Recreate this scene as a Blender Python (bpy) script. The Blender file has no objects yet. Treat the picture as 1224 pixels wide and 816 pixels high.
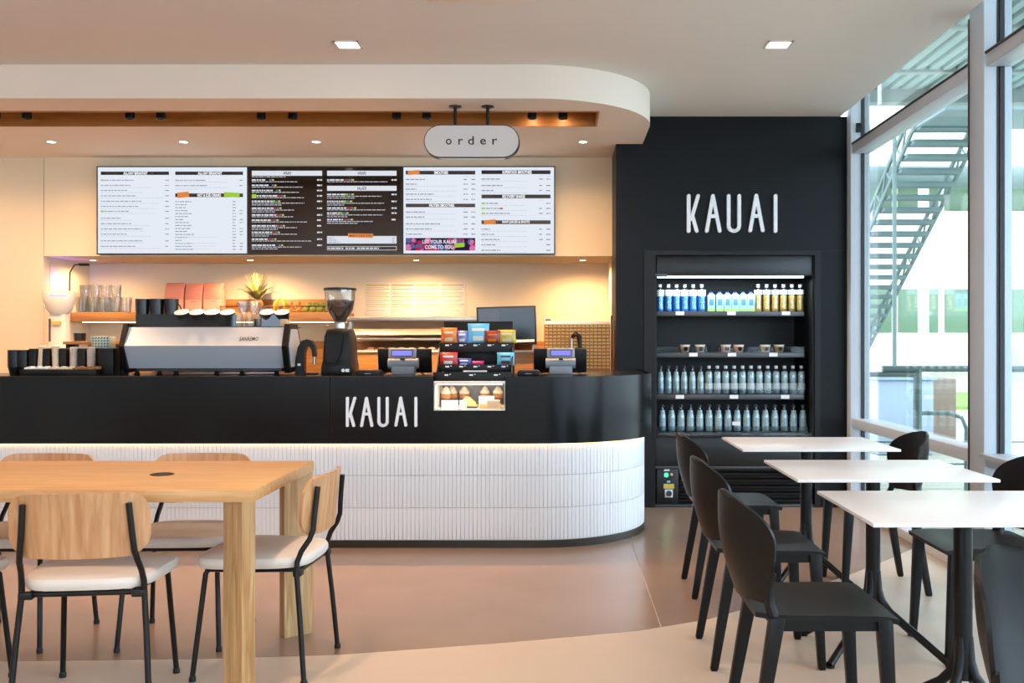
import bpy, bmesh, math, random
from mathutils import Vector, Matrix
random.seed(7)
PI = math.pi
SC = bpy.context.scene
COL = SC.collection

# ------------------------------------------------------------------ camera, sky, exposure
F = 1190.0            # focal length in pixels of the 1224x816 frame (35 mm)
CU, CV, CH = 671.0, 409.0, 1.3   # principal point and camera height
cam = bpy.data.cameras.new('camera'); cam.sensor_width = 36.0; cam.lens = 36.0*F/1224
cam.shift_x = (612-CU)/1224; cam.shift_y = (CV-408)/1224; cam.clip_start = .05; cam.clip_end = 400
cam_o = bpy.data.objects.new('camera', cam); COL.objects.link(cam_o)
cam_o.location = (0, 0, CH); cam_o.rotation_euler = (PI/2, 0, 0); SC.camera = cam_o
SC.view_settings.view_transform = 'Standard'; SC.view_settings.look = 'None'
SC.view_settings.exposure = 0.0; SC.view_settings.gamma = 1.0; SC.view_settings.use_curve_mapping = False
SC.cycles.use_denoising = True; SC.cycles.max_bounces = 10; SC.cycles.transparent_max_bounces = 24
SC.cycles.caustics_reflective = False; SC.cycles.caustics_refractive = False
SC.cycles.sample_clamp_indirect = 6.0

DAY = 7.5
w = bpy.data.worlds.new('sky'); SC.world = w; w.use_nodes = True
bg = w.node_tree.nodes['Background']; bg.inputs[0].default_value = (.64, .81, 1.0, 1); bg.inputs[1].default_value = DAY

def U(u, Y): return (u-CU)*Y/F          # photo pixel column -> X at depth Y
def V(v, Y): return CH-(v-CV)*Y/F       # photo pixel row -> height at depth Y

def area_light(name, loc, rot, sx, sy, power, color, portal=False, parent=None, spread=None):
    l = bpy.data.lights.new(name, 'AREA'); l.shape = 'RECTANGLE'; l.size = sx; l.size_y = sy
    l.energy = power; l.color = color
    if portal: l.cycles.is_portal = True
    if spread: l.spread = spread
    o = bpy.data.objects.new(name, l); COL.objects.link(o); o.location = loc; o.rotation_euler = rot
    return o
def spot_light(name, loc, tgt, power, color, angle=110, blend=.7, r=.03):
    l = bpy.data.lights.new(name, 'SPOT'); l.energy = power; l.color = color; l.spot_size = math.radians(angle)
    l.spot_blend = blend; l.shadow_soft_size = r
    o = bpy.data.objects.new(name, l); COL.objects.link(o); o.location = loc
    o.rotation_euler = (Vector(tgt)-Vector(loc)).to_track_quat('-Z', 'Y').to_euler()
    return o
WARM = (1, .60, .30); WARM2 = (1, .62, .30); NEUT = (1, .62, .36)
area_light('daylight_portal_side', (2.45, 2.6, 1.8), (0, PI/2, 0), 3.4, 10.2, 1, (1, 1, 1), True)
area_light('daylight_portal_rear', (-1.6, -3.05, 2.05), (PI/2, 0, PI), 7.6, 1.3, 1, (1, 1, 1), True)

# ------------------------------------------------------------------ materials
def lin(c):
    return tuple(((x/255)/12.92 if x/255 <= .04045 else ((x/255+.055)/1.055)**2.4) for x in c)
MATS = {}
def mat(name, rgb, rough=.5, metal=0., spec=.5, emit=None, es=0., noise=None, bump=None, coat=0., alpha=None):
    m = bpy.data.materials.new(name); m.use_nodes = True; nt = m.node_tree; b = nt.nodes['Principled BSDF']
    c = lin(rgb)+(1,)
    b.inputs['Base Color'].default_value = c; b.inputs['Roughness'].default_value = rough
    b.inputs['Metallic'].default_value = metal; b.inputs['Specular IOR Level'].default_value = spec
    if coat: b.inputs['Coat Weight'].default_value = coat; b.inputs['Coat Roughness'].default_value = .1
    if emit is not None:
        b.inputs['Emission Color'].default_value = lin(emit)+(1,); b.inputs['Emission Strength'].default_value = es
    if noise or bump:
        tc = nt.nodes.new('ShaderNodeTexCoord')
    if noise:
        sc, amt = noise[0], noise[1]
        mp = nt.nodes.new('ShaderNodeMapping'); nt.links.new(tc.outputs['Object'], mp.inputs[0])
        if len(noise) > 2: mp.inputs['Scale'].default_value = noise[2]
        n = nt.nodes.new('ShaderNodeTexNoise'); n.inputs['Scale'].default_value = sc; n.inputs['Detail'].default_value = 5
        nt.links.new(mp.outputs[0], n.inputs['Vector'])
        mx = nt.nodes.new('ShaderNodeMix'); mx.data_type = 'RGBA'
        mx.inputs[6].default_value = tuple(max(0, x*(1-amt)) for x in c[:3])+(1,)
        mx.inputs[7].default_value = tuple(min(1, x*(1+amt)) for x in c[:3])+(1,)
        nt.links.new(n.outputs['Fac'], mx.inputs[0]); nt.links.new(mx.outputs[2], b.inputs['Base Color'])
    if bump:
        n2 = nt.nodes.new('ShaderNodeTexNoise'); n2.inputs['Scale'].default_value = bump[0]
        nt.links.new(tc.outputs['Object'], n2.inputs['Vector'])
        bp = nt.nodes.new('ShaderNodeBump'); bp.inputs['Strength'].default_value = bump[1]; bp.inputs['Distance'].default_value = .01
        nt.links.new(n2.outputs['Fac'], bp.inputs['Height']); nt.links.new(bp.outputs[0], b.inputs['Normal'])
    MATS[name] = m; return m

def wood(name, c1, c2, axis=(1.2, 14, 14), rough=.42, sc=3.0):
    m = mat(name, c1, rough); nt = m.node_tree; b = nt.nodes['Principled BSDF']
    tc = nt.nodes.new('ShaderNodeTexCoord'); mp = nt.nodes.new('ShaderNodeMapping'); mp.inputs['Scale'].default_value = axis
    nt.links.new(tc.outputs['Object'], mp.inputs[0])
    n = nt.nodes.new('ShaderNodeTexNoise'); n.inputs['Scale'].default_value = sc; n.inputs['Detail'].default_value = 8; n.inputs['Distortion'].default_value = .8
    nt.links.new(mp.outputs[0], n.inputs['Vector'])
    cr = nt.nodes.new('ShaderNodeValToRGB'); cr.color_ramp.elements[0].position = .34; cr.color_ramp.elements[1].position = .68
    cr.color_ramp.elements[0].color = lin(c2)+(1,); cr.color_ramp.elements[1].color = lin(c1)+(1,)
    nt.links.new(n.outputs['Fac'], cr.inputs[0]); nt.links.new(cr.outputs[0], b.inputs['Base Color'])
    return m

def glass(name, tint=(1, 1, 1), refl=.06, rough=.0, dens=1.0):
    m = bpy.data.materials.new(name); m.use_nodes = True; nt = m.node_tree; nt.nodes.remove(nt.nodes['Principled BSDF'])
    out = nt.nodes['Material Output']
    t = nt.nodes.new('ShaderNodeBsdfTransparent'); t.inputs[0].default_value = tint+(1,)
    g = nt.nodes.new('ShaderNodeBsdfGlossy'); g.inputs['Roughness'].default_value = rough
    lw = nt.nodes.new('ShaderNodeLayerWeight')
    pw = nt.nodes.new('ShaderNodeMath'); pw.operation = 'POWER'; pw.inputs[1].default_value = 4.0; nt.links.new(lw.outputs['Facing'], pw.inputs[0])
    ma = nt.nodes.new('ShaderNodeMath'); ma.operation = 'MULTIPLY_ADD'; ma.inputs[1].default_value = .9*min(1, dens); ma.inputs[2].default_value = refl
    ma.use_clamp = True
    mx = nt.nodes.new('ShaderNodeMixShader')
    nt.links.new(pw.outputs[0], ma.inputs[0]); nt.links.new(ma.outputs[0], mx.inputs[0])
    nt.links.new(t.outputs[0], mx.inputs[1]); nt.links.new(g.outputs[0], mx.inputs[2]); nt.links.new(mx.outputs[0], out.inputs[0])
    MATS[name] = m; return m
def glow(name, rgb, s):
    m = bpy.data.materials.new(name); m.use_nodes = True; nt = m.node_tree; nt.nodes.remove(nt.nodes['Principled BSDF'])
    e = nt.nodes.new('ShaderNodeEmission'); e.inputs[0].default_value = lin(rgb)+(1,); e.inputs[1].default_value = s
    nt.links.new(e.outputs[0], nt.nodes['Material Output'].inputs[0]); MATS[name] = m; return m

mat('ceiling_paint', (226, 219, 212), .9, noise=(1.5, .02))
mat('soffit_paint', (232, 219, 205), .85, noise=(1.5, .02))
mat('wall_cream', (234, 216, 186), .8, noise=(2, .02))
mat('wall_white', (236, 232, 226), .75, noise=(2, .02))
mat('black_wall', (6, 9, 12), .42, spec=.2, noise=(3, .08))
mat('black_counter', (6, 6, 7), .22, spec=.28, noise=(4, .06))
mat('black_frame', (5, 5, 6), .5, spec=.35, noise=(5, .1))
mat('tile_white', (240, 241, 242), .32, noise=(9, .03))
mat('grout', (214, 214, 212), .9, noise=(30, .05))
mat('plinth_metal', (60, 54, 46), .4, .5, noise=(6, .1))
mat('floor_dark', (146, 120, 102), .24, spec=.5, noise=(1.6, .16), bump=(60, .03))
mat('aisle_bounce', (226, 214, 198), .5, noise=(3, .03))  # pale colour chosen to bounce lamp light upwards
mat('floor_light', (202, 184, 166), .4, noise=(1.2, .06), bump=(60, .03))
mat('alu', (200, 208, 216), .42, .0, noise=(8, .03))
mat('alu_dark', (70, 60, 56), .5, .2, noise=(8, .05))
mat('gasket', (40, 42, 46), .6, noise=(8, .05))
wood('oak', (212, 164, 108), (188, 138, 84), (1.0, 16, 16))
wood('oak_leg', (206, 172, 122), (168, 126, 78), (14, 14, 1.0))
wood('oak_back', (206, 158, 112), (176, 122, 78), (16, 16, .9), sc=2.4)
wood('ply_edge', (226, 190, 140), (206, 164, 110), (2, 2, 20))
wood('timber', (206, 148, 84), (184, 124, 62), (1.2, 10, 14))
mat('steel_warm_lit', (232, 178, 92), .3, .6, noise=(5, .08))  # rack's steel sheet, with the warm light put into its gold colour
wood('rack_warm_lit', (150, 98, 44), (120, 76, 32), (1.2, 10, 14))  # rack's metal wires, with the amber light put into their brown
wood('slot_wood', (170, 112, 48), (150, 94, 36), (1.2, 10, 14))
mat('seat_vinyl', (214, 206, 196), .5, noise=(40, .03), bump=(250, .05))
mat('black_steel', (8, 8, 8), .38, spec=.35, noise=(20, .1))
mat('black_plastic', (13, 11, 10), .42, spec=.3, noise=(12, .06), bump=(300, .02))
mat('white_laminate', (240, 236, 234), .28, noise=(10, .01))
mat('under_plate', (90, 80, 66), .6, noise=(8, .05))
mat('letter_white', (236, 236, 238), .4, noise=(10, .01))
mat('sign_face', (206, 200, 196), .5, noise=(4, .01))
mat('sign_edge', (40, 34, 32), .4, noise=(6, .05))
mat('text_black', (22, 20, 22), .5, noise=(10, .05))
mat('fridge_black', (10, 11, 12), .38, noise=(6, .08))
mat('fridge_in', (11, 12, 12), .5, noise=(6, .08))
mat('shelf_lip', (62, 64, 68), .3, noise=(6, .05))
mat('tag_white', (226, 228, 232), .5, noise=(60, .06))
mat('steel', (196, 190, 182), .28, .9, noise=(3, .06, (1, 30, 1)))
mat('machine_grey', (196, 202, 210), .34, .25, noise=(4, .02))
mat('ceramic_white', (236, 228, 216), .25, noise=(10, .02))
mat('ceramic_black', (16, 16, 17), .28, noise=(10, .08))
mat('beans', (52, 32, 22), .5, noise=(120, .5), bump=(140, 1.0))
mat('pink_paper', (236, 150, 126), .6, noise=(12, .06))
mat('pink_light', (244, 178, 150), .6, noise=(12, .05))
mat('leaf', (128, 128, 56), .5, noise=(30, .3))
mat('leaf_pale', (196, 186, 110), .5, noise=(30, .2))
mat('pine_skin', (150, 104, 44), .6, noise=(60, .4), bump=(80, .8))
mat('banana', (218, 172, 60), .5, noise=(20, .2))
mat('ginger', (176, 128, 70), .7, noise=(30, .25), bump=(60, .5))
mat('lime', (128, 140, 58), .45, noise=(25, .2), bump=(120, .3))
mat('grey_plastic', (140, 142, 146), .45, noise=(10, .03))
mat('dark_grey_plastic', (58, 60, 64), .45, noise=(10, .05))
glass('smoke', (.10, .10, .11), .06, .02, 1.0)
mat('screen_black', (16, 15, 17), .15, noise=(3, .05)); mat('screen_blue', (40, 42, 56), .15, noise=(3, .05))
glow('lcd_blue', (150, 150, 250), 1.0)
mat('paper', (232, 222, 206), .7, noise=(8, .02))
mat('ink_olive', (200, 186, 110), .7, noise=(8, .05)); mat('ink_orange', (226, 150, 110), .7, noise=(8, .05))
mat('ink_yellow', (226, 180, 90), .7, noise=(8, .05)); mat('ink_grey', (176, 164, 150), .7, noise=(8, .05))
glass('pane_glass', (.97, .985, .98), .04, 0, 1.0)
glass('clear_glass', (.93, .95, .95), .12, .04, 1.3)
glass('bottle_clear', (.90, .95, .96), .10, .06, 1.6)
glass('case_glass', (.97, .97, .97), .03, .0, .6)
glass('lip_clear', (.78, .82, .84), .03, .0, 1.0)
mat('drink_blue', (20, 120, 205), .12, coat=.5, noise=(20, .1))
mat('drink_amber', (176, 136, 52), .12, coat=.5, noise=(20, .12))
mat('water_glints', (158, 184, 194), .1, coat=.8, noise=(45, .75, (1, 1, .35)))  # pale colour and strong blotches paint in the highlights on the bottles
mat('label_pale', (186, 204, 210), .5, noise=(90, .25))
mat('cap_white', (226, 230, 232), .4, noise=(10, .03)); mat('cap_dark', (46, 50, 54), .4, noise=(10, .05)); mat('cap_blue', (28, 92, 214), .4, noise=(10, .05))
mat('carton', (140, 186, 222), .45, noise=(50, .1)); mat('carton_green', (146, 198, 96), .45, noise=(40, .2)); mat('carton_print', (58, 110, 160), .5, noise=(90, .3))
glow('led_cool', (225, 240, 255), 3.0)
glow('led_warm', (255, 205, 140), 7.0)
glow('led_white', (255, 226, 184), 4.0)
glow('lamp_disc', (255, 236, 205), 14.0)
glow('lamp_square', (255, 244, 232), 9.0)
glow('green_lamp', (60, 255, 140), 5.0); glow('amber_lamp', (255, 180, 80), .8)
glow('uv_glow', (150, 150, 255), 2.2)
glow('case_lamp', (255, 240, 226), 3.5)
mat('yellow_sticker', (214, 190, 70), .5, noise=(60, .1))
glow('screen_white', (236, 243, 253), .93)
mat('screen_dark', (34, 24, 20), .12, noise=(3, .1))
mat('screen_bezel', (18, 17, 18), .35, noise=(5, .05))
mat('bar_dark', (52, 46, 50), .3, noise=(3, .15))
glow('scr_line', (150, 160, 176), .85); glow('scr_faint', (206, 212, 222), .9); glow('scr_white', (232, 238, 246), .9)
glow('scr_bold', (250, 252, 255), 1.1); glow('scr_green', (168, 214, 60), .9); glow('scr_orange', (238, 142, 66), .9); glow('scr_red', (206, 70, 84), .8)
glow('scr_blue', (96, 150, 190), .8); glow('scr_yellow', (226, 210, 110), .85)
glow('berry_red', (206, 40, 84), .8); glow('berry_blue', (92, 110, 170), .8); glow('berry_pink', (236, 130, 180), .8); glow('berry_dark', (48, 34, 66), .8)
mat('muffin', (168, 108, 58), .8, noise=(40, .25), bump=(60, .6)); mat('muffin_paper', (96, 62, 44), .8, noise=(30, .2)); mat('cream_top', (238, 218, 184), .7, noise=(20, .08), bump=(30, .4))
mat('bread', (214, 168, 104), .8, noise=(30, .2), bump=(50, .4)); mat('card_white', (236, 232, 226), .6, noise=(30, .03)); mat('card_kraft', (190, 164, 132), .7, noise=(40, .08))
mat('marble_grey', (120, 116, 112), .4, noise=(14, .4))
def bag_mat(n, c): mat(n, c, .3, noise=(30, .12), bump=(40, .25))
bag_mat('bag_orange', (226, 120, 36)); bag_mat('bag_violet', (120, 130, 190)); bag_mat('bag_sky', (110, 196, 232)); bag_mat('bag_maroon', (140, 52, 36))
bag_mat('bag_olive', (196, 178, 70)); bag_mat('bag_red', (206, 60, 52)); bag_mat('bag_blue', (62, 74, 156)); bag_mat('bag_pink', (196, 44, 110))
mat('lid_cream', (222, 206, 180), .5, noise=(30, .05)); mat('lid_grey', (186, 176, 168), .5, noise=(30, .05)); mat('sugar_brown', (150, 98, 52), .7, noise=(40, .2))
mat('pattern_box', (196, 206, 196), .6, noise=(30, .05)); mat('pattern_green', (60, 96, 86), .6, noise=(30, .05))
# outside
mat('ext_white', (248, 244, 226), .8, noise=(1, .03)); mat('ext_steel', (104, 120, 112), .5, noise=(3, .05)); mat('ext_tread', (96, 114, 110), .6, noise=(3, .05))
mat('ext_slat', (112, 142, 130), .6, noise=(3, .05)); mat('ext_glass', (112, 136, 112), .2, noise=(.6, .3)); mat('ext_ground', (190, 188, 176), .9, noise=(2, .05))
mat('ext_lawn', (124, 160, 72), .95, noise=(3, .25)); mat('ext_deck', (168, 164, 144), .8, noise=(4, .08)); mat('ext_brick', (132, 112, 96), .85, noise=(6, .1))
mat('ext_bark', (96, 84, 66), .9, noise=(8, .2)); mat('ext_leaf', (96, 136, 60), .8, noise=(4, .35)); mat('ext_grey', (170, 184, 198), .6, noise=(2, .03))

# ------------------------------------------------------------------ mesh helpers
class MB:
    def __init__(s): s.bm = bmesh.new()
    def face(s, pts):
        vs = [s.bm.verts.new(p) for p in pts]; return s.bm.faces.new(vs)
    def box(s, x0, x1, y0, y1, z0, z1, b=0., seg=2, M=None):
        x0, x1 = min(x0, x1), max(x0, x1); y0, y1 = min(y0, y1), max(y0, y1); z0, z1 = min(z0, z1), max(z0, z1)
        r = bmesh.ops.create_cube(s.bm, size=1.0)['verts']
        for v in r:
            v.co = Vector((x0+(v.co.x+.5)*(x1-x0), y0+(v.co.y+.5)*(y1-y0), z0+(v.co.z+.5)*(z1-z0)))
        if b > 0:
            es = {e for v in r for e in v.link_edges}
            q = bmesh.ops.bevel(s.bm, geom=list(es), offset=min(b, .49*min(x1-x0, y1-y0, z1-z0)), segments=seg, affect='EDGES', profile=.5)
            r = list({v for f in q['faces'] for v in f.verts} | {v for v in r if v.is_valid})
        if M is not None:
            for v in r: v.co = M @ v.co
        return s
    def prism(s, poly, a, b, plane='xy'):
        f = {'xy': lambda p, t: (p[0], p[1], t), 'xz': lambda p, t: (p[0], t, p[1]), 'yz': lambda p, t: (t, p[0], p[1])}[plane]
        n = len(poly); A = [s.bm.verts.new(f(p, a)) for p in poly]; B = [s.bm.verts.new(f(p, b)) for p in poly]
        s.bm.faces.new(A); s.bm.faces.new(B[::-1])
        for i in range(n):
            j = (i+1) % n; s.bm.faces.new((A[i], B[i], B[j], A[j]))
        return s
    def tube(s, pts, r, n=8, flat=None):
        pts = [Vector(p) for p in pts]; k = len(pts); rs = r if isinstance(r, (list, tuple)) else [r]*k
        rings = []; up = None
        for i, p in enumerate(pts):
            t = (pts[min(i+1, k-1)]-pts[max(i-1, 0)]).normalized()
            if up is None:
                up = Vector((0, 0, 1)) if abs(t.z) < .9 else Vector((1, 0, 0))
            sd = t.cross(up).normalized(); up = sd.cross(t).normalized()
            ring = []
            for q in range(n):
                a = 2*PI*q/n
                ring.append(s.bm.verts.new(p+sd*math.cos(a)*rs[i]+up*math.sin(a)*rs[i]))
            rings.append(ring)
        for i in range(k-1):
            for q in range(n):
                q2 = (q+1) % n; s.bm.faces.new((rings[i][q], rings[i][q2], rings[i+1][q2], rings[i+1][q]))
        s.bm.faces.new(rings[0][::-1]); s.bm.faces.new(rings[-1])
        return s
    def lathe(s, prof, c=(0, 0, 0), n=20, sx=1., sy=1., M=None):
        rings = []; new = []
        for r, z in prof:
            if r < 1e-6:
                v = s.bm.verts.new((c[0], c[1], c[2]+z)); rings.append([v]); new.append(v)
            else:
                R = [s.bm.verts.new((c[0]+r*sx*math.cos(2*PI*q/n), c[1]+r*sy*math.sin(2*PI*q/n), c[2]+z)) for q in range(n)]
                rings.append(R); new += R
        for A, B in zip(rings, rings[1:]):
            for q in range(n):
                q2 = (q+1) % n
                if len(A) == 1 and len(B) == 1: continue
                if len(A) == 1: s.bm.faces.new((A[0], B[q], B[q2]))
                elif len(B) == 1: s.bm.faces.new((A[q], A[q2], B[0]))
                else: s.bm.faces.new((A[q], A[q2], B[q2], B[q]))
        if len(rings[0]) > 1: s.bm.faces.new(rings[0][::-1])
        if len(rings[-1]) > 1: s.bm.faces.new(rings[-1])
        if M is not None:
            for v in new: v.co = M @ v.co
        return s
    def sheet(s, P, th, flip=False):
        n, m = len(P), len(P[0]); P = [[Vector(p) for p in r] for r in P]; A = []; B = []
        for i in range(n):
            a = []; b = []
            for j in range(m):
                du = P[min(i+1, n-1)][j]-P[max(i-1, 0)][j]; dv = P[i][min(j+1, m-1)]-P[i][max(j-1, 0)]
                nn = du.cross(dv)
                nn = nn.normalized() if nn.length > 1e-9 else Vector((0, -1, 0))
                if flip: nn = -nn
                a.append(s.bm.verts.new(P[i][j])); b.append(s.bm.verts.new(P[i][j]-nn*th))
            A.append(a); B.append(b)
        for i in range(n-1):
            for j in range(m-1):
                s.bm.faces.new((A[i][j], A[i+1][j], A[i+1][j+1], A[i][j+1])); s.bm.faces.new((B[i][j], B[i][j+1], B[i+1][j+1], B[i+1][j]))
        for i in range(n-1):
            s.bm.faces.new((A[i][0], B[i][0], B[i+1][0], A[i+1][0])); s.bm.faces.new((A[i][m-1], A[i+1][m-1], B[i+1][m-1], B[i][m-1]))
        for j in range(m-1):
            s.bm.faces.new((A[0][j], A[0][j+1], B[0][j+1], B[0][j])); s.bm.faces.new((A[n-1][j], B[n-1][j], B[n-1][j+1], A[n-1][j+1]))
        return s
    def ball(s, c, r, sx=1, sy=1, sz=1, u=14, v=9, M=None):
        q = bmesh.ops.create_uvsphere(s.bm, u_segments=u, v_segments=v, radius=r)['verts']
        for p in q:
            p.co = Vector((p.co.x*sx, p.co.y*sy, p.co.z*sz))
            if M is not None: p.co = M @ p.co
            p.co += Vector(c)
        return s
    def quad(s, x0, x1, z0, z1, y):      # flat print facing -Y
        s.face([(x0, y, z0), (x1, y, z0), (x1, y, z1), (x0, y, z1)]); return s

WM = {}
def _mesh(name, mb, material, smooth=True, ang=38):
    bmesh.ops.recalc_face_normals(mb.bm, faces=mb.bm.faces)
    me = bpy.data.meshes.new(name); mb.bm.to_mesh(me); mb.bm.free()
    me.materials.append(MATS[material])
    if smooth and len(me.polygons):
        me.shade_smooth(); me.set_sharp_from_angle(angle=math.radians(ang))
    return me
def put(name, me, parent=None, world=False, loc=None, rot=None):
    o = bpy.data.objects.new(name, me); COL.objects.link(o)
    base = Matrix.Identity(4)
    if parent is not None:
        o.parent = parent; base = WM[parent.name]
        if world: o.matrix_parent_inverse = base.inverted(); base = Matrix.Identity(4)
    if loc is not None: o.location = loc
    if rot is not None: o.rotation_euler = rot
    WM[o.name] = base @ Matrix.Translation(o.location) @ o.rotation_euler.to_matrix().to_4x4()
    return o
def part(name, mb, material, parent=None, world=False, smooth=True, label=None, loc=None, rot=None, ang=38):
    o = put(name, _mesh(name, mb, material, smooth, ang), parent, world, loc, rot)
    if label: o['label'] = label
    return o
def tag(o, label, cat, group=None):
    o['label'] = label; o['category'] = cat
    if group: o['group'] = group
    return o
def thing(name, label, cat, loc=(0, 0, 0), rz=0., group=None):
    o = bpy.data.objects.new(name, None); COL.objects.link(o); o.location = loc; o.rotation_euler = (0, 0, rz); o.empty_display_size = .1
    WM[o.name] = Matrix.Translation(loc) @ Matrix.Rotation(rz, 4, 'Z')
    return tag(o, label, cat, group)
def struct(name, mb, material, parent=None, smooth=False):
    o = part(name, mb, material, parent, smooth=smooth); o['kind'] = 'structure'; return o
def dup(root, loc, rz=0., label=None):
    def cp(o, par):
        c = o.copy(); COL.objects.link(c); c.parent = par; return c
    r = cp(root, None); r.location = loc; r.rotation_euler = (0, 0, rz)
    if label: r['label'] = label
    for ch in root.children:
        c = cp(ch, r)
        for g in ch.children: cp(g, c)
    return r
def lamp_child(l, parent):
    l.parent = parent; l.matrix_parent_inverse = WM[parent.name].inverted()
_tc = {}
def text_part(name, s, x0, x1, z0, z1, y, material, parent, bold=.0, space=1.0, depth=.002, world=True, fit=True, rotz=0.):
    cu = bpy.data.curves.new('t', 'FONT'); cu.body = s; cu.size = 1; cu.extrude = .0; cu.offset = bold; cu.space_character = space; cu.resolution_u = 3
    ob = bpy.data.objects.new('t', cu); COL.objects.link(ob)
    dg = bpy.context.evaluated_depsgraph_get(); me0 = bpy.data.meshes.new_from_object(ob.evaluated_get(dg))
    bpy.data.objects.remove(ob); bpy.data.curves.remove(cu)
    xs = [v.co.x for v in me0.vertices]; ys = [v.co.y for v in me0.vertices]
    ax, bx, ay, by = min(xs), max(xs), min(ys), max(ys)
    for v in me0.vertices:
        X = x0+(v.co.x-ax)/(bx-ax)*(x1-x0); Z = z0+(v.co.y-ay)/(by-ay)*(z1-z0)
        if rotz:
            cx, cz = (x0+x1)/2, (z0+z1)/2; dx, dz = X-cx, Z-cz
            X, Z = cx+dx*math.cos(rotz)-dz*math.sin(rotz), cz+dx*math.sin(rotz)+dz*math.cos(rotz)
        v.co = (X, y, Z)
    me0.name = name; me0.materials.clear(); me0.materials.append(MATS[material])
    return put(name, me0, parent, world)
def arc(cx, cy, r, a0, a1, n):
    return [(cx+r*math.cos(a0+(a1-a0)*i/n), cy+r*math.sin(a0+(a1-a0)*i/n)) for i in range(n+1)]
def stroke(mb, p, q, wd, y0, y1):
    (x0, z0), (x1, z1) = p, q; L = math.hypot(x1-x0, z1-z0); nx, nz = -(z1-z0)/L*wd/2, (x1-x0)/L*wd/2
    a = math.atan2(z1-z0, x1-x0); h = wd/2
    poly = [(x1+h*math.cos(a-PI/2+PI*i/8), z1+h*math.sin(a-PI/2+PI*i/8)) for i in range(9)]
    poly += [(x0+h*math.cos(a+PI/2+PI*i/8), z0+h*math.sin(a+PI/2+PI*i/8)) for i in range(9)]
    mb.prism(poly, y0, y1, 'xz')
# ------------------------------------------------------------------ the room
CZ = 3.08; SZ = 2.863; YW = 7.85; YB = 8.42; YN = 9.23; NZ = 2.029; NX0, NX1 = -4.38, .434; XL, XR = -6.0, 2.25; YR = -3.0
bound = [(-6.0, 3.95), (-2.29, 4.06), (-1.5, 4.09), (-.93, 4.147), (-.26, 4.31), (.336, 4.488), (.683, 4.674), (1.15, 5.09), (1.62, 5.585), (2.0, 6.02), (2.4, 6.5)]
floor = struct('floor', MB().box(XL, 2.4, YR, YN+.05, -.12, -.004), 'grout')
JX = .456
def lerp_y(x):
    for (a, b), (c, d) in zip(bound, bound[1:]):
        if a <= x <= c: return b+(d-b)*(x-a)/(c-a)
dark1 = [p for p in bound if p[0] < JX-.003]+[(JX-.003, lerp_y(JX-.003)), (JX-.003, YN), (XL, YN)]
dark2 = [(JX+.003, lerp_y(JX+.003))]+[p for p in bound if p[0] > JX+.003]+[(2.4, YN), (JX+.003, YN)]
for nm, pl in (('floor_slab', dark1), ('floor_slab', dark2)):
    struct(nm, MB().prism(pl, -.004, 0., 'xy'), 'floor_dark', floor)
lt = [(XL, YR), (2.4, YR)]+[(x, y-.004) for x, y in bound[::-1]]
struct('floor_screed', MB().prism(lt, -.004, 0.0, 'xy'), 'floor_light', floor)

m = MB().box(XL, 2.2, YR, YB, CZ, CZ+.1); struct('ceiling', m, 'ceiling_paint')
struct('trim_1', MB().box(2.17, 2.2, YR, YW, CZ+.1, 3.62), 'ceiling_paint')
struct('trim_2', MB().box(2.2, 2.45, YR, YW+.1, 3.6, 3.66), 'alu')
struct('wall_left', MB().box(XL-.1, XL, YR, YN, 0, CZ+.1), 'wall_white')
m = MB(); m.box(XL, 2.4, YR-.12, YR, 0, 1.4); m.box(XL, 2.4, YR-.12, YR, 2.7, 3.6); m.box(XL, -5.4, YR-.12, YR, 1.4, 2.7); m.box(2.2, 2.4, YR-.12, YR, 1.4, 2.7)
struct('wall_rear', m, 'wall_white')
wr = bpy.data.objects.new('window_6', None); COL.objects.link(wr); wr.location = (-1.6, YR-.06, 1.4); wr['kind'] = 'structure'; WM[wr.name] = Matrix.Translation(wr.location)
for x in (-5.36, -3.5, -1.6, .3, 2.16):
    part('mullion', MB().box(x-.04, x+.04, YR-.11, YR-.01, 1.4, 2.7, .004), 'alu', wr, True)
part('window_pane', MB().box(-5.4, 2.2, YR-.07, YR-.06, 1.4, 2.7), 'pane_glass', wr, True)
struct('floor_bounce', MB().box(XL, -.1, 7.0, 8.04, -.003, .004), 'aisle_bounce', floor)  # unseen pale aisle floor, added to bounce light up onto the soffit
# back wall: full height panel at the left end, bulkhead above the niche
struct('wall_back', MB().box(XL, NX0, YB, YB+.1, 0, CZ), 'wall_cream')
struct('wall_bulkhead', MB().box(NX0+.006, NX1, YB, YB+.1, NZ, CZ), 'wall_cream')
struct('wall_niche_back', MB().box(NX0-.1, NX1+.05, YN, YN+.08, 0, NZ+.05), 'wall_cream')
struct('wall_niche_side', MB().box(NX0-.1, NX0+.006, YB+.1, YN, 0, NZ), 'wall_cream')
struct('wall_niche_end', MB().box(NX1, NX1+.12, YW+.3, YN+.08, 0, NZ+.05), 'wall_cream')
struct('niche_ceiling', MB().box(NX0, NX1, YB+.1, YN, NZ, NZ+.05), 'wall_cream')
struct('timber_panelling', MB().box(NX0, NX1, YN-.03, YN, .9, 1.31), 'timber')
wbench = struct('back_bench', MB().box(NX0+.01, NX1, 8.05, YN-.03, 0, .9), 'timber')
struct('bench_top', MB().box(NX0+.01, NX1, 8.0, YN-.03, .9, .93, .004), 'steel', wbench)

# black wall around the fridge recess
FX0, FX1, FZ = U(769.5, YW), U(980.8, YW), V(299.5, YW)
m = MB()
m.box(NX1-.004, FX0, YW, YB+.1, 0, CZ); m.box(FX1, XR+.16, YW, 8.9, 0, CZ); m.box(FX0, FX1, YW, 8.9, FZ, CZ)
m.box(FX0, FX1, 8.72, 8.9, 0, FZ)
wb = struct('wall_black', m, 'black_wall')
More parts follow.
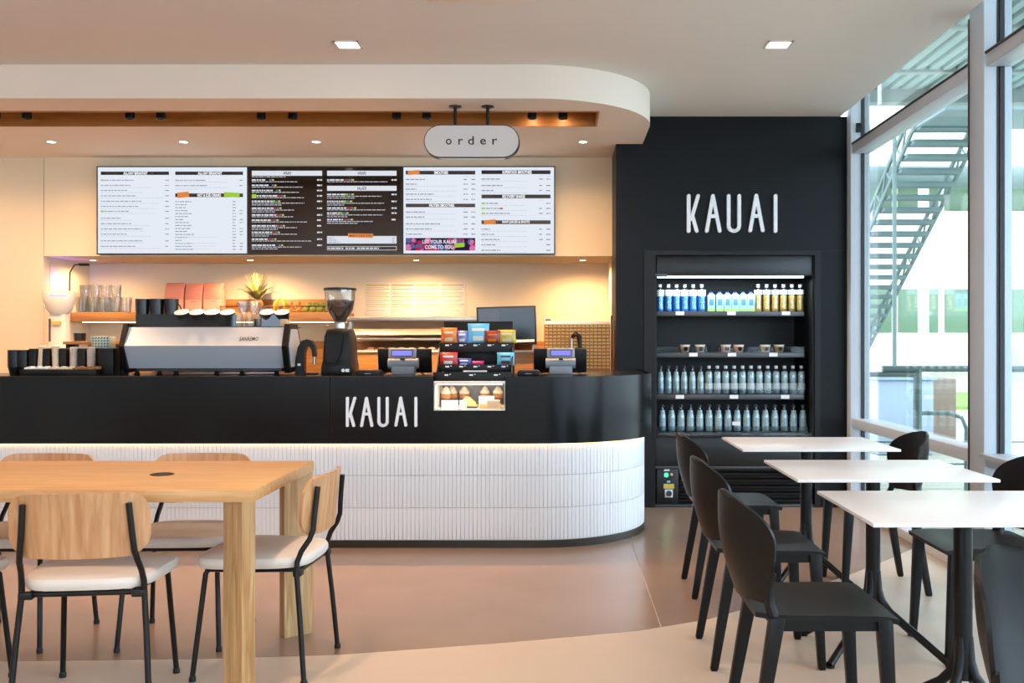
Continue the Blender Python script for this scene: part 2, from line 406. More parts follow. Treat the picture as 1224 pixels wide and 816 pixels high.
# recessed panel joints of the cladding
struct('panel_joint', MB().box(FX0, XR, YW-.0015, YW, FZ+.0, FZ+.004), 'black_frame', wb)
struct('panel_joint', MB().box(NX1, NX1+.01, YW-.0015, YW, V(300, YW), V(300, YW)+.004), 'black_frame', wb)

# dropped soffit with curved end and recessed timber light slot
SY = 6.38; SR = .85; SCX, SCY = -.21, SY+SR; SLX = U(713, 6.95); SL0, SL1 = 6.74, 7.18
A = arc(SCX, SCY, SR, -PI/2, 0, 28)
m = MB()
path = [(XL, SY)]+A+[(SCX+SR, YW)]
for (a, b), (c, d) in zip(path, path[1:]):
    m.face([(a, b, SZ), (c, d, SZ), (c, d, CZ), (a, b, CZ)])
yc = SCY-math.sqrt(SR**2-(SLX-SCX)**2)
m.face([(x, y, SZ) for x, y in [(XL, SY)]+[p for p in A if p[0] < SLX]+[(SLX, yc), (SLX, SL0), (XL, SL0)]])
m.face([(x, y, SZ) for x, y in [(SLX, yc)]+[p for p in A if p[0] > SLX]+[(SCX+SR, YW), (NX1, YW), (NX1, YB), (SLX, YB), (SLX, SL1), (SLX, SL0)]])
m.face([(x, y, SZ) for x, y in [(XL, SL1), (SLX, SL1), (SLX, YB), (XL, YB)]])
sof = struct('ceiling_soffit', m, 'soffit_paint', smooth=True)
m = MB(); t = .012; SD = .11
m.box(XL, SLX, SL1, SL1+t, SZ-.006, SZ+SD); m.box(XL, SLX, SL0-t, SL0, SZ-.006, SZ+SD); m.box(SLX, SLX+t, SL0-t, SL1+t, SZ-.006, SZ+SD); m.box(XL, SLX, SL0, SL1, SZ+SD, SZ+SD+t)
struct('light_slot', m, 'slot_wood', sof)

# glazing along the right side
def window(n, y0, y1):
    o = bpy.data.objects.new('window_%d' % n, None); COL.objects.link(o); o.location = (2.36, (y0+y1)/2, 0); o['kind'] = 'structure'
    WM[o.name] = Matrix.Translation(o.location)
    part('mullion', MB().box(XR, 2.40, y0-.19, y0, 0, 3.6, .004), 'alu', o, True)
    part('mullion_gasket', MB().box(XR-.004, XR+.012, y0-.004, y0+.012, 0, CZ, 0), 'alu_dark', o, True)
    part('mullion_gasket', MB().box(2.318, 2.328, y0-.196, y0-.19, .05, 3.6, 0), 'gasket', o, True)
    for a, b, nm in ((2.767, 2.838, 'transom'), (.635, .708, 'sill_rail'), (0, .06, 'bottom_rail')):
        part(nm, MB().box(XR+.012, 2.40, y0, y1, a, b, .004), 'alu', o, True)
    part('transom_lip', MB().box(XR+.004, XR+.02, y0, y1, 2.838, 2.848), 'alu_dark', o, True)
    if n > 1: part('sill_cap', MB().box(XR-.03, XR+.02, y0-.0, y1, .685, .71, .004), 'alu', o, True)
    for a, b in ((.06, .635), (.708, 2.767), (2.838, 3.6)):
        part('window_pane', MB().box(2.355, 2.362, y0, y1, a, b), 'pane_glass', o, True)
        part('glazing_bead', MB().box(2.33, 2.354, y1-.012, y1, a, b), 'gasket', o, True)
    return o
ys = [5.49, 3.1, .71, -1.68]
w1 = window(1, 5.49, 7.74)
part('corner_post', MB().box(XR, 2.40, 7.74, YW, 0, 3.6, .004), 'alu', w1, True)
part('window_latch', MB().box(2.29, 2.325, 7.715, 7.74, 2.93, 3.0, .004), 'black_frame', w1, True)
for i, y in enumerate(ys[1:]): window(i+2, y, ys[i]-.19)
window(5, YR, -1.68-.19)

# ------------------------------------------------------------------ outside
struct('ground', MB().box(2.42, 60, -10, 90, -.3, -.12), 'ext_ground')
dk = thing('deck', 'pale slatted timber deck outside the window', 'deck', (4.5, 7, -.1))
bd = None
for i in range(70):
    y = -2+.22*i
    if bd is None: bd = _mesh('deck_board', MB().box(-2.05, 2.2, -.095, .095, 0, .08, .01), 'ext_deck')
    put('deck_board', bd, dk, True, (4.5, y, -.12))
cn = thing('canopy', 'pale green slatted canopy outside above the window', 'canopy', (3.6, 5.75, 3.72))
sl = _mesh('slat', MB().box(-.035, .035, -3.9, 3.9, 0, .09, .006), 'ext_slat')
for i in range(26): put('slat', sl, cn, True, (2.55+.125*i, 5.75, 3.72))
for i in range(6): part('cross_bar', MB().box(2.45, 5.8, 2.6+1.25*i, 2.68+1.25*i, 3.70, 3.76, .004), 'ext_steel', cn, True)
part('edge_beam', MB().box(2.45, 5.9, 9.55, 9.72, 3.60, 3.88, .02), 'ext_steel', cn, True)
part('shade_sheet', MB().box(2.42, 5.9, 1.9, 9.7, 3.83, 3.86), 'ext_slat', cn, True)  # opaque sheet added over the slats to shade them darker
# outdoor stair
st = thing('outdoor_stair', 'grey steel outdoor stair with lattice stringers and open treads', 'stairs', (5.3, 16, 0))
tr = _mesh('tread', MB().box(-.44, .44, -.15, .15, -.06, 0, .006), 'ext_tread')
X0, X1 = 4.9, 5.76
for k in range(-17, 10):
    put('tread', tr, st, True, ((X0+X1)/2, 16-.255*k, 2.887+.154*k))
def lattice(name, a, b, hgt, n, par, material='ext_steel'):
    a, b = Vector(a), Vector(b); m = MB(); up = Vector((0, 0, hgt))
    m.tube([a, b], .035, 6); m.tube([a+up, b+up], .035, 6)
    for i in range(n):
        p, q = a.lerp(b, i/n), a.lerp(b, (i+1)/n)
        m.tube([p, q+up] if i % 2 else [p+up, q], .018, 5)
    part(name, m, material, par, True)
for x in (X0-.04, X1+.04):
    lattice('stringer', (x, 16+.255*17, 2.887-.154*17), (x, 16-.255*9.6, 2.887+.154*9.6), .3, 30, st)
part('landing_beam', MB().tube([(5.2, 17.5, 4.2), (9.5, 17.5, 4.2)], .2, 14), 'ext_steel', st, True)
part('landing', MB().box(4.86, 7.4, 12.6, 13.75, 4.24, 4.30, .01), 'ext_tread', st, True)
lattice('upper_stringer', (6.1, 13.0, 4.4), (6.1, 17.4, 7.0), .3, 16, st)
lattice('upper_stringer', (6.95, 13.0, 4.4), (6.95, 17.4, 7.0), .3, 16, st)
for k in range(15): put('upper_tread', tr, st, True, (6.52, 13.2+.28*k, 4.5+.165*k))
for x, y, h in ((7.6, 13.4, 4.3),):
    part('stair_column', MB().tube([(x, y, -.12), (x, y, h)], .08, 10), 'ext_steel', st, True)
part('mast', MB().tube([(4.45, 13.3, -.12), (4.45, 13.3, 4.2)], .03, 8), 'ext_steel', st, True)
# guard rail
gr = thing('guard_rail', 'grey tubular guard rail on the deck outside', 'railing', (3.8, 9, -.12))
part('top_rail', MB().tube([(2.9, 9, 1.06), (6.2, 9, 1.06)], .03, 8), 'ext_steel', gr, True)
for x in (3.22, 4.9): part('post', MB().tube([(x, 9, -.04), (x, 9, 1.06)], .04, 8), 'ext_steel', gr, True)
part('hoop', MB().tube([(2.62, 9, -.04), (2.62, 9, .85)]+[(2.62+.16*(1-math.cos(a)), 9, .85+.16*math.sin(a)) for a in (.4, .8, 1.2, 1.57)]+[(3.22, 9, 1.01)], .025, 8), 'ext_steel', gr, True)
part('low_hoop', MB().tube([(3.25, 9, .66), (3.5, 9, .66), (3.62, 9, .62), (3.66, 9, .52), (3.66, 9, -.04)], .02, 8), 'ext_steel', gr, True)
for z in (.2, .4): part('wire', MB().tube([(2.62, 9, z), (4.9, 9, z)], .008, 5), 'ext_steel', gr, True)
tag(part('planter_wall', MB().box(4.5, 5.4, 13.6, 14.2, -.12, .8, .02), 'ext_brick'), 'low brown brick block behind the outdoor rail', 'wall')
tag(part('reflection_box', MB().box(3.75, 4.42, 11.8, 12.4, -.04, .85, .03).box(3.72, 4.45, 11.77, 12.43, .85, .9, .01), 'ext_grey'), 'pale grey box outside by the rail, standing in for a glass reflection', 'cabinet')  # box added in place of a grey reflection in the window glass
bl = thing('bollard_bin', 'white ribbed cylindrical bin outside beside the deck', 'bin', (5.22, 11.5, -.04))
part('drum', MB().lathe([(.3, 0), (.3, .8), (.32, .82), (.32, .86), (.3, .88), (.0, .88)], n=20), 'ext_white', bl)
part('hood', MB().lathe([(.29, .88), (.12, 1.25), (.0, 1.27)], n=20), 'ext_grey', bl)
tag(part('lawn', MB().box(6, 30, 21, 27, -.12, -.05), 'ext_lawn'), 'strip of green lawn before the white building', 'lawn')
# white office building beyond
ob = thing('office_building', 'white modern office building with banded windows across the lawn', 'building', (12, 30, -.12))
part('facade', MB().box(4, 40, 31, 40, -.12, 16), 'ext_white', ob, True)
for z0 in (1.6, 5.4, 9.2):
    part('spandrel', MB().box(4, 40, 30.4, 31, z0-1.25, z0-.1, .03), 'ext_white', ob, True)
wn = _mesh('window', MB().box(-.62, .62, -.05, .05, 0, 1.35, .02), 'ext_glass')
for z0 in (1.6, 5.4, 9.2):
    for i in range(14):
        put('window', wn, ob, True, (8.2+1.45*i, 30.98, z0))
for x in (10.4, 14.4, 18.4):
    part('column', MB().tube([(x, 28.6, -.12), (x, 28.6, 6.2)], .15, 14), 'ext_white', ob, True)
part('porch_roof', MB().box(7, 40, 27.8, 31, 6.2, 6.8, .05), 'ext_white', ob, True)
# ------------------------------------------------------------------ serving counter
CY = 6.25; CR = .8; CCX, CCY = -.166, CY+CR
ct = thing('serving_counter', 'long black and white tiled serving counter with rounded end', 'counter', (-2.6, 6.9, 0))
CTZ = 1.085; FB = V(530, CY); KX0, KX1 = U(518, CY), U(604, CY); KZ = V(490.5, CY)
def wall_strip(path, th, z0, z1, mb):
    pts = [Vector((x, y)) for x, y in path]; n = len(pts); inn = []
    for i in range(n):
        t = (pts[min(i+1, n-1)]-pts[max(i-1, 0)]).normalized(); inn.append(pts[i]+Vector((-t.y, t.x))*th)
    for i in range(n-1):
        a, b, c, d = pts[i], pts[i+1], inn[i+1], inn[i]
        for q in ([(a.x, a.y, z0), (b.x, b.y, z0), (b.x, b.y, z1), (a.x, a.y, z1)], [(c.x, c.y, z0), (d.x, d.y, z0), (d.x, d.y, z1), (c.x, c.y, z1)],
                  [(a.x, a.y, z1), (b.x, b.y, z1), (c.x, c.y, z1), (d.x, d.y, z1)], [(a.x, a.y, z0), (d.x, d.y, z0), (c.x, c.y, z0), (b.x, b.y, z0)]):
            mb.face(q)
    for a, d in ((pts[0], inn[0]), (pts[-1], inn[-1])):
        mb.face([(a.x, a.y, z0), (a.x, a.y, z1), (d.x, d.y, z1), (d.x, d.y, z0)])
    bmesh.ops.remove_doubles(mb.bm, verts=mb.bm.verts, dist=1e-5)
    return mb
FJ = U(394.5, CY)
part('fascia_panel', wall_strip([(XL+.05, CY), (FJ-.002, CY)], .04, FB, CTZ, MB()), 'black_counter', ct, True)
part('fascia_panel', wall_strip([(FJ+.002, CY), (KX0, CY)], .04, FB, CTZ, MB()), 'black_counter', ct, True)
part('fascia_panel', wall_strip([(KX0, CY), (KX1, CY)], .04, FB, KZ, MB()), 'black_counter', ct, True)
part('fascia_panel', wall_strip([(KX1, CY)]+arc(CCX, CCY, CR, -PI/2, 0, 40)+[(CCX+CR, YW)], .04, FB, CTZ, MB()), 'black_counter', ct, True)
# worktop (an opening over the cake display is closed by its glass lid)
out = [(XL+.05, CY+.02), (KX0, CY+.02), (KX0, CY+.42), (KX1, CY+.42), (KX1, CY+.02)]+arc(CCX, CCY, CR-.02, -PI/2, 0, 30)+[(CCX+CR-.02, YW), (-.06, YW), (-.06, 6.98), (XL+.05, 6.98)]
part('worktop', MB().prism(out, CTZ-.025, CTZ, 'xy'), 'black_counter', ct, True, smooth=False)
part('edge_strip', MB().box(XL+.05, KX0, CY+.0, CY+.012, CTZ, CTZ+.003), 'plinth_metal', ct, True)
# soffit of the overhang + led
TY = CY+.05; TR = CR-.05
part('overhang_base', wall_strip([(XL+.05, CY+.001)]+arc(CCX, CCY, CR-.001, -PI/2, 0, 30)+[(CCX+CR-.001, YW)], .12, FB-.002, FB+.004, MB()), 'black_counter', ct, True)
part('led_strip', wall_strip([(XL+.05, CY+.034)]+arc(CCX, CCY, CR-.034, -PI/2, 0, 30)+[(CCX+CR-.034, YW)], .010, FB-.007, FB-.002, MB()), 'led_warm', ct, True)
# tiled base
PZ = V(645.5, TY)
part('base_wall', wall_strip([(XL+.05, TY+.008)]+arc(CCX, CCY, TR-.008, -PI/2, 0, 40)+[(CCX+TR-.008, YW)], .1, PZ-.002, FB, MB()), 'grout', ct, True)
part('plinth', wall_strip([(XL+.05, TY-.002)]+arc(CCX, CCY, TR+.002, -PI/2, 0, 40)+[(CCX+TR+.002, YW)], .05, 0, PZ-.002, MB()), 'plinth_metal', ct, True)
TW = .0262; TH = (FB-PZ)/3
tile = _mesh('tile', MB().box(-TW/2+.0009, TW/2-.0009, 0, .01, .002, TH-.002, .0018, 1), 'tile_white')
rest = MB(); cnt = 0
L1 = CCX-(XL+.05); La = TR*PI/2; Ltot = L1+La+(YW-CCY)
s0 = L1-48*TW
ncol = int(Ltot/TW)
off = s0-int(s0/TW)*TW
i = 0
while True:
    s = off+TW*(i+.5)
    if s > Ltot-TW/2: break
    if s < L1: x, y, a = XL+.05+s, TY, 0
    elif s < L1+La:
        q = (s-L1)/TR; x, y, a = CCX+TR*math.sin(q), CCY-TR*math.cos(q), q
    else: x, y, a = CCX+TR, CCY+(s-L1-La), PI/2
    for r in range(3):
        z = PZ+r*TH
        jit = random.uniform(-.0008, .0008)
        px, py = x+jit*math.sin(a), y-jit*math.cos(a)
        if L1-48*TW < s < L1+La*1.02:
            put('tile', tile, ct, True, (px, py, z), (0, 0, a)); cnt += 1
        else:
            rest.box(-TW/2+.0009, TW/2-.0009, 0, .01, .002, TH-.002, M=Matrix.Translation((px, py, z)) @ Matrix.Rotation(a, 4, 'Z'))
    i += 1
o = part('tile_field', rest, 'tile_white', ct, True, smooth=False); o['kind'] = 'stuff'
print('tiles', cnt)

# cafe name lettering
GL = [  # strokes in photo units: x, y(0 top..1 bottom)
    [((.0, 0), (.0, 1)), ((.263, 0), (.075, .66)), ((.105, .575), (.225, 1))],
    [((.68, 0), (.509, 1)), ((.68, 0), (.874, 1)), ((.60, .575), (.77, .575))],
    None,
    [((1.905, -.01), (1.737, .985)), ((1.905, -.01), (2.09, .985)), ((1.83, .57), (1.99, .57))],
    [((2.449, 0), (2.449, 1))]]
def lettering(name, label, x0, x1, z0, z1, y, dep, material):
    wd = (x1-x0)/2.449*.096; k = (x1-x0-wd)/2.449; H = z1-z0-wd
    root = thing(name, label, 'sign', ((x0+x1)/2, y, z0))
    P = lambda p: (x0+wd/2+p[0]*k, z1-wd/2-p[1]*H)
    for g in GL:
        m = MB()
        if g is None:
            l, r = 1.126, 1.425; rad = (r-l)/2*k; cz = z0+wd/2+rad; cx = x0+wd/2+(l+r)/2*k
            pts = [(cx-rad, z1-wd/2)]+[(cx+rad*math.cos(a), cz+rad*math.sin(a)) for a in [PI+PI*i/12 for i in range(13)]]+[(cx+rad, z1-wd/2)]
            for i, (a, b) in enumerate(zip(pts, pts[1:])): stroke(m, a, b, wd, y, y-dep-.0003*(i % 3))
        else:
            for i, (a, b) in enumerate(g): stroke(m, P(a), P(b), wd, y, y-dep-.0003*i)
        part('letter', m, material, root, True, smooth=False)
lettering('counter_lettering', 'white raised cafe name letters on the black counter front', U(414, CY), U(499, CY), V(510, CY), V(474, CY), CY, .015, 'letter_white')
lettering('wall_lettering', 'white raised cafe name letters on the dark wall above the fridge', U(820.7, YW), U(928.3, YW), V(278.5, YW), V(232.5, YW), YW, .03, 'letter_white')

# ------------------------------------------------------------------ ceiling lamps
def square_lamp(x, y, label, vis=True):
    o = thing('ceiling_downlight', label, 'ceiling light', (x, y, CZ), 0, 'square recessed ceiling downlights')
    m = MB(); s = .075
    for a, b, c, d in ((-s, s, -s, -s+.012), (-s, s, s-.012, s), (-s, -s+.012, -s, s), (s-.012, s, -s, s)): m.box(a, b, c, d, -.006, .0)
    part('trim_ring', m, 'ceiling_paint', o)
    part('diffuser', MB().box(-s+.012, s-.012, -s+.012, s-.012, -.003, 0), 'lamp_square', o)
    l = spot_light('downlight_beam', (x, y, CZ-.02), (x, y, 0), SQW if x < 0 else 50, NEUT, 118, 1.0, .06); lamp_child(l, o)
SQW = 140
lbl = 'square recessed ceiling downlight in the main ceiling '
square_lamp(-1.276, 5.95, lbl+'above the counter front')
square_lamp(1.297, 5.95, lbl+'in front of the fridge wall')
for x, y in ((-3.85, 5.95), (-1.276, 3.4), (1.297, 3.4), (-3.85, 3.4), (-1.276, .85), (1.297, .85), (-3.85, .85)):
    square_lamp(x, y, lbl+'further into the room')
DSW, NSW, TSW = 45, 88, 74
def round_lamp(x, y, z, label, grp, pw, col, r=.032, ang=120):
    o = thing('round_downlight', label, 'ceiling light', (x, y, z), 0, grp)
    part('trim_ring', MB().lathe([(r+.012, 0), (r+.012, -.004), (r, -.006), (r, 0)], n=20), 'soffit_paint', o)
    part('lens', MB().lathe([(0, -.004), (r, -.004), (r, -.001), (0, -.001)], n=20), 'lamp_disc', o)
    lamp_child(spot_light('downlight_beam', (x, y, z-.012), (x, y, 0), pw, col, ang, .8, .03), o)
for x in (-5.0, -3.97, -2.94, -1.908, -.87, .169):
    round_lamp(x, 7.75, SZ, 'small round downlight in the soffit above the menu screens', 'soffit downlights', DSW, WARM, .032, 158)
for x in (-4.14, -2.75, -1.285, .188):
    round_lamp(x, 8.80, NZ, 'small round downlight in the niche ceiling below the menu screens', 'niche downlights', NSW if x > -4 else NSW*.45, WARM, .028, 168)
for u in (-5, 32, 155, 192, 312, 350, 474, 510, 636, 673):
    x = U(u, 7.0)
    o = thing('track_spot', 'black cylinder spot lamp in the timber ceiling slot', 'spot lamp', (x, 7.0, SZ+SD), 0, 'spot lamps in the ceiling slot')
    part('housing', MB().lathe([(.0, 0), (.018, 0), (.018, -.02), (.033, -.02), (.033, -.102), (.027, -.102), (.025, -.06), (0, -.06)], n=18), 'black_steel', o)
    part('bulb', MB().lathe([(0, -.066), (.022, -.066), (.022, -.061), (0, -.061)], n=14), 'led_white', o)
    lamp_child(spot_light('spot_beam', (x, 7.0, SZ+SD-.106), (x, 7.3, 0), TSW, WARM, 132, .95, .02), o)
    if u > 600: lamp_child(spot_light('spot_spill', (x, 7.05, SZ+.05), (x, 7.25, SZ-.25), 2.2, WARM2, 150, 1.0, .01), o)
tag(part('ceiling_vent', MB().box(U(512, 5.2), U(640, 5.2), 4.6, 5.18, CZ-.012, CZ+.0, .004).box(U(520, 5.2), U(632, 5.2), 4.64, 5.14, CZ-.016, CZ-.012), 'soffit_paint'), 'flat rectangular air vent flush in the main ceiling', 'vent')

# hanging order sign
SGY = 6.56
sg = thing('hanging_sign', 'oval white hanging sign reading order on two black rods', 'sign', (U(563.5, SGY), SGY, V(189, SGY)))
x0, x1, z0, z1 = U(506.5, SGY), U(621, SGY), V(188.5, SGY), V(149, SGY); r = (z1-z0)/2
def stadium(x0, x1, z0, z1, n=16):
    r = (z1-z0)/2; cz = (z0+z1)/2
    return [(x1-r+r*math.cos(a), cz+r*math.sin(a)) for a in [-PI/2+PI*i/n for i in range(n+1)]]+[(x0+r+r*math.cos(a), cz+r*math.sin(a)) for a in [PI/2+PI*i/n for i in range(n+1)]]
part('rim', MB().prism(stadium(x0, x1, z0, z1), SGY, SGY+.07, 'xz'), 'sign_edge', sg, True)
e = .006
part('face', MB().prism(stadium(x0+e, x1-e, z0+e, z1-e), SGY-.004, SGY+.02, 'xz'), 'sign_face', sg, True)
part('under_glow', MB().prism(stadium(x0+.03, x1-.03, z0-.004, z1-.03), SGY+.02, SGY+.05, 'xz'), 'letter_white', sg, True)
for u in (544, 583):
    x = U(u, SGY+.03)
    part('rod', MB().tube([(x, SGY+.035, z1-.01), (x, SGY+.035, SZ)], .011, 10), 'black_steel', sg, True)
    part('flange', MB().lathe([(0, 0), (.042, 0), (.042, -.008), (.014, -.014), (0, -.014)], (x, SGY+.035, SZ), 18), 'black_steel', sg, True)
tx0, tx1 = U(533, SGY), U(594.5, SGY)
letters = 'order'; pos = [(533, 540, 0), (548, 553.5, 0), (559.5, 566.5, 1), (574, 581, 0), (588.5, 594.5, 0)]
for ch, (a, b, tall) in zip(letters, pos):
    text_part('letter', ch, U(a, SGY), U(b, SGY), V(173, SGY), V(163 if tall else 166, SGY), SGY-.006, 'text_black', sg, .01)
# ------------------------------------------------------------------ menu screens
SCY0 = YB-.06
def scr_thing(label, u0, u1, dark=False):
    x0, x1, z0, z1 = U(u0, SCY0), U(u1, SCY0), V(304, SCY0), V(198.5, SCY0)
    o = thing('menu_screen', label, 'screen', ((x0+x1)/2, SCY0, z0), 0, 'menu screens above the counter')
    m = MB().box(x0, x1, SCY0+.004, YB+.001, z0, z1, .003); part('housing', m, 'screen_bezel', o, True)
    b = .009
    m = MB(); m.box(x0, x1, SCY0, SCY0+.006, z0, z0+b); m.box(x0, x1, SCY0, SCY0+.006, z1-b, z1); m.box(x0, x0+b, SCY0, SCY0+.006, z0+b, z1-b); m.box(x1-b, x1, SCY0, SCY0+.006, z0+b, z1-b)
    part('bezel', m, 'screen_bezel', o, True)
    part('display', MB().box(x0+b, x1-b, SCY0+.002, SCY0+.004, z0+b, z1-b), 'screen_dark' if dark else 'screen_white', o, True)
    return o
Y1 = SCY0-.0005; Y2 = SCY0-.001; Y3 = SCY0-.0015
def bar(mb, u0, u1, v0, v1, y=None):
    y = y or Y1; mb.quad(U(u0, SCY0), U(u1, SCY0), V(v1, SCY0), V(v0, SCY0), y)
def words(mb, u0, u1, v, h, rr, y=None):
    u = u0
    while u < u1-.6:
        L = min(rr.uniform(1.5, 6), u1-u); bar(mb, u, u+L, v-h/2, v+h/2, y or Y2); u += L+.9
def head(o, s, u0, u1, v0, v1, t0, t1, dark=True):
    m = MB(); bar(m, u0, u1, v0, v1, Y1); part('heading_bar', m, 'bar_dark' if dark else 'scr_white', o, True, smooth=False)
    h = (v1-v0)
    text_part('heading_text', s, U(t0, SCY0), U(t1, SCY0), V(v1-h*(.08 if dark else .2), SCY0), V(v0+h*(.08 if dark else .2), SCY0), Y2, 'scr_bold' if dark else 'text_black', o, .03 if dark else .02)
def sticker(o, mt, u0, u1, v0, v1, rot):
    cu, cv = (u0+u1)/2, (v0+v1)/2; pts = []
    for a, b in ((u0, v1), (u1, v1), (u1, v0), (u0, v0)):
        dx, dy = a-cu, -(b-cv); X, Z = dx*math.cos(rot)-dy*math.sin(rot), dx*math.sin(rot)+dy*math.cos(rot)
        pts.append((U(cu+X, SCY0), Y3-.0005, V(cv-Z, SCY0)))
    m = MB(); m.face(pts); part('sticker', m, mt, o, True, smooth=False)
def lines(o, rows, name, mt, h):
    rr = random.Random(str(rows)); m = MB()
    for u0, u1, v in rows: words(m, u0, u1, v, h, rr)
    part(name, m, mt, o, True, smooth=False)['kind'] = 'stuff'

s1 = scr_thing('white breakfast and hot drinks menu screen beside the plain wall panel', 115.5, 296.5)
s2 = scr_thing('black wraps and salads menu screen between two white ones', 297, 480.5, True)
s3 = scr_thing('white smoothies menu screen with berry banner beside the dark wall', 481, 663.5)
# screen 1
head(s1, 'ALL-DAY BREAKFAST', 120.5, 202, 205, 209, 147.5, 176.5); head(s1, 'ALL-DAY BREAKFAST', 209.5, 290.5, 205, 209, 236.5, 265.5)
head(s1, 'HOT & ICED DRINKS', 209.5, 290.5, 231, 235.5, 236, 264)
rows = [215.4, 221.5, 227.6, 234, 240.5, 246.6, 252.5, 260.8, 267.3, 273.5, 279.8, 287.8, 294.3]
ends = [160, 156, 152, 162, 169, 165, 154, 145, 157, 170, 152, 170, 163]; sub = [None, 181, 170, 196, 190, 188, 184, 158, 180, 171, 181, 171, 192]
lines(s1, [(124.5 if i in (0, 6) else 120.5, e, v) for i, (e, v) in enumerate(zip(ends, rows))]+[(197.5, 202, v) for v in rows], 'menu_lines', 'scr_line', 1.0)
lines(s1, [(120.5, e, v+2.5) for e, v in zip(sub, rows) if e]+[(209.5, 272, 217.7), (209.5, 272, 224.3), (209.5, 236, 226.4), (212, 260, 283.4), (212, 258, 290.6), (212, 260, 294), (212, 252, 297.5)], 'fine_print', 'scr_faint', .5)
m = MB(); bar(m, 120.5, 124, 214.4, 216.4, Y2); bar(m, 120.5, 124, 251.5, 253.5, Y2); part('new_marker', m, 'scr_green', s1, True, smooth=False)['kind'] = 'stuff'
r2 = [241+3.56*i for i in range(17)]; e2 = [229, 224.5, 222, 224, 229, 226, 219, 226, 230, 228, 225, 232, 224, 218, 231, 230, 231]
lines(s1, [(209.5, 246, 215.4), (209.5, 247.5, 221.8), (286, 290.5, 215.4), (286, 290.5, 221.8)]+[(209.5, e, v) for e, v in zip(e2, r2)]+[(278, 282, v) for v in r2]+[(286.5, 290.5, r2[i]) for i in (3, 4, 6, 7, 9, 10, 11, 14, 15, 16)], 'menu_lines', 'scr_line', 1.0)
lines(s1, [(234, 245, 215.4), (235, 247, 221.8)], 'allergen_marks', 'scr_red', .7)
sticker(s1, 'scr_orange', 212, 226, 229.5, 236, .1); sticker(s1, 'scr_green', 268, 286.5, 230, 235.5, -.06)
# screen 2 (dark)
head(s2, 'WRAPS', 301, 385, 204, 210, 338.5, 348, False); head(s2, 'WRAPS', 391, 474, 204, 210, 427.5, 437.5, False); head(s2, 'SALADS', 391, 474, 222, 228, 427, 438, False)
rw = [(215, 329), (221.4, 332), (227.6, 337), (234, 343), (240.5, 336.5), (248.8, 338), (256.8, 341), (263, 334.5), (269.8, 342), (277.6, 336), (285.8, 332), (293, 340)]
rs = [(215, 427), (232.3, 427), (240.6, 425), (248.6, 430), (254.6, 420.5), (262.4, 426)]
txt = [((307 if i == 3 else 301), e-11, v) for i, (v, e) in enumerate(rw)]+[(379, 385, v) for v, e in rw]+[(391, e-15, v) for v, e in rs]+[(468, 474, v) for v, e in rs]
lines(s2, txt, 'menu_lines', 'scr_white', 1.7)
fine = [(301, 342, 211.3)]; rr = random.Random(3)
for v, e in rw: fine.append((301, rr.uniform(350, 372), v+2.2)); 
for i in (4, 5, 8, 9, 11): fine.append((301, rr.uniform(318, 340), rw[i][0]+4.4))
for i, (v, e) in enumerate(rs):
    fine.append((391, rr.uniform(445, 466), v+2.2))
    if i in (1, 2, 4, 5): fine.append((391, rr.uniform(410, 430), v+4.4))
lines(s2, fine, 'fine_print', 'scr_faint', .9)
cols = {'scr_red': [], 'scr_yellow': [], 'scr_blue': [], 'scr_green': []}
for k, (v, e) in enumerate(rw[:]):
    cols['scr_yellow'].append((e-4, e-1.5, v)); cols['scr_blue'].append((e-7, e-4.8, v))
    if k in (3, 5, 6, 7, 8, 9, 10): cols['scr_red'].append((e-11, e-7.6, v))
    if k == 4: cols['scr_green'].append((e-11, e-7.6, v))
for k, (v, e) in enumerate(rs):
    cols['scr_red' if k in (0, 3, 5) else 'scr_green'].append((e-15, e-11, v)); cols['scr_yellow'].append((e-7, e-4, v)); cols['scr_blue'].append((e-10.5, e-8, v))
for k, vv in cols.items():
    m = MB()
    for a, b, v in vv: bar(m, a, b, v-.9, v+.9, Y3)
    part('allergen_marks', m, k, s2, True, smooth=False)['kind'] = 'stuff'
m = MB(); bar(m, 301, 306.5, 232, 236.5, Y2); part('new_marker', m, 'scr_green', s2, True, smooth=False)
m = MB(); bar(m, 391, 474, 282, 291, Y1); part('extras_panel', m, 'scr_white', s2, True, smooth=False)
lines(s2, [(392.5, 399, 284.6), (392.5, 402.5, 287), (392.5, 406.5, 289.3), (468.5, 472, 284.6), (468.5, 472, 287), (468.5, 472, 289.3)], 'menu_lines', 'scr_line', .8)
sticker(s2, 'scr_orange', 416, 446, 279, 284, -.02)
text_part('sticker_text', 'MAKE IT YOUR OWN', U(418, SCY0), U(444, SCY0), V(282.8, SCY0), V(280.2, SCY0), Y3-.001, 'text_black', s2, .01)
m = MB()
for a, b, c, d in ((391, 474, 294.2, 294.7), (391, 474, 298.4, 298.9), (391, 391.5, 294.2, 298.9), (473.5, 474, 294.2, 298.9)): bar(m, a, b, c, d)
part('key_frame', m, 'scr_white', s2, True, smooth=False)
lines(s2, [(392, 410.5, 296.6), (413, 424, 296.6), (426.5, 446, 296.6), (447, 453, 296.6)], 'key_text', 'scr_white', 1.6)
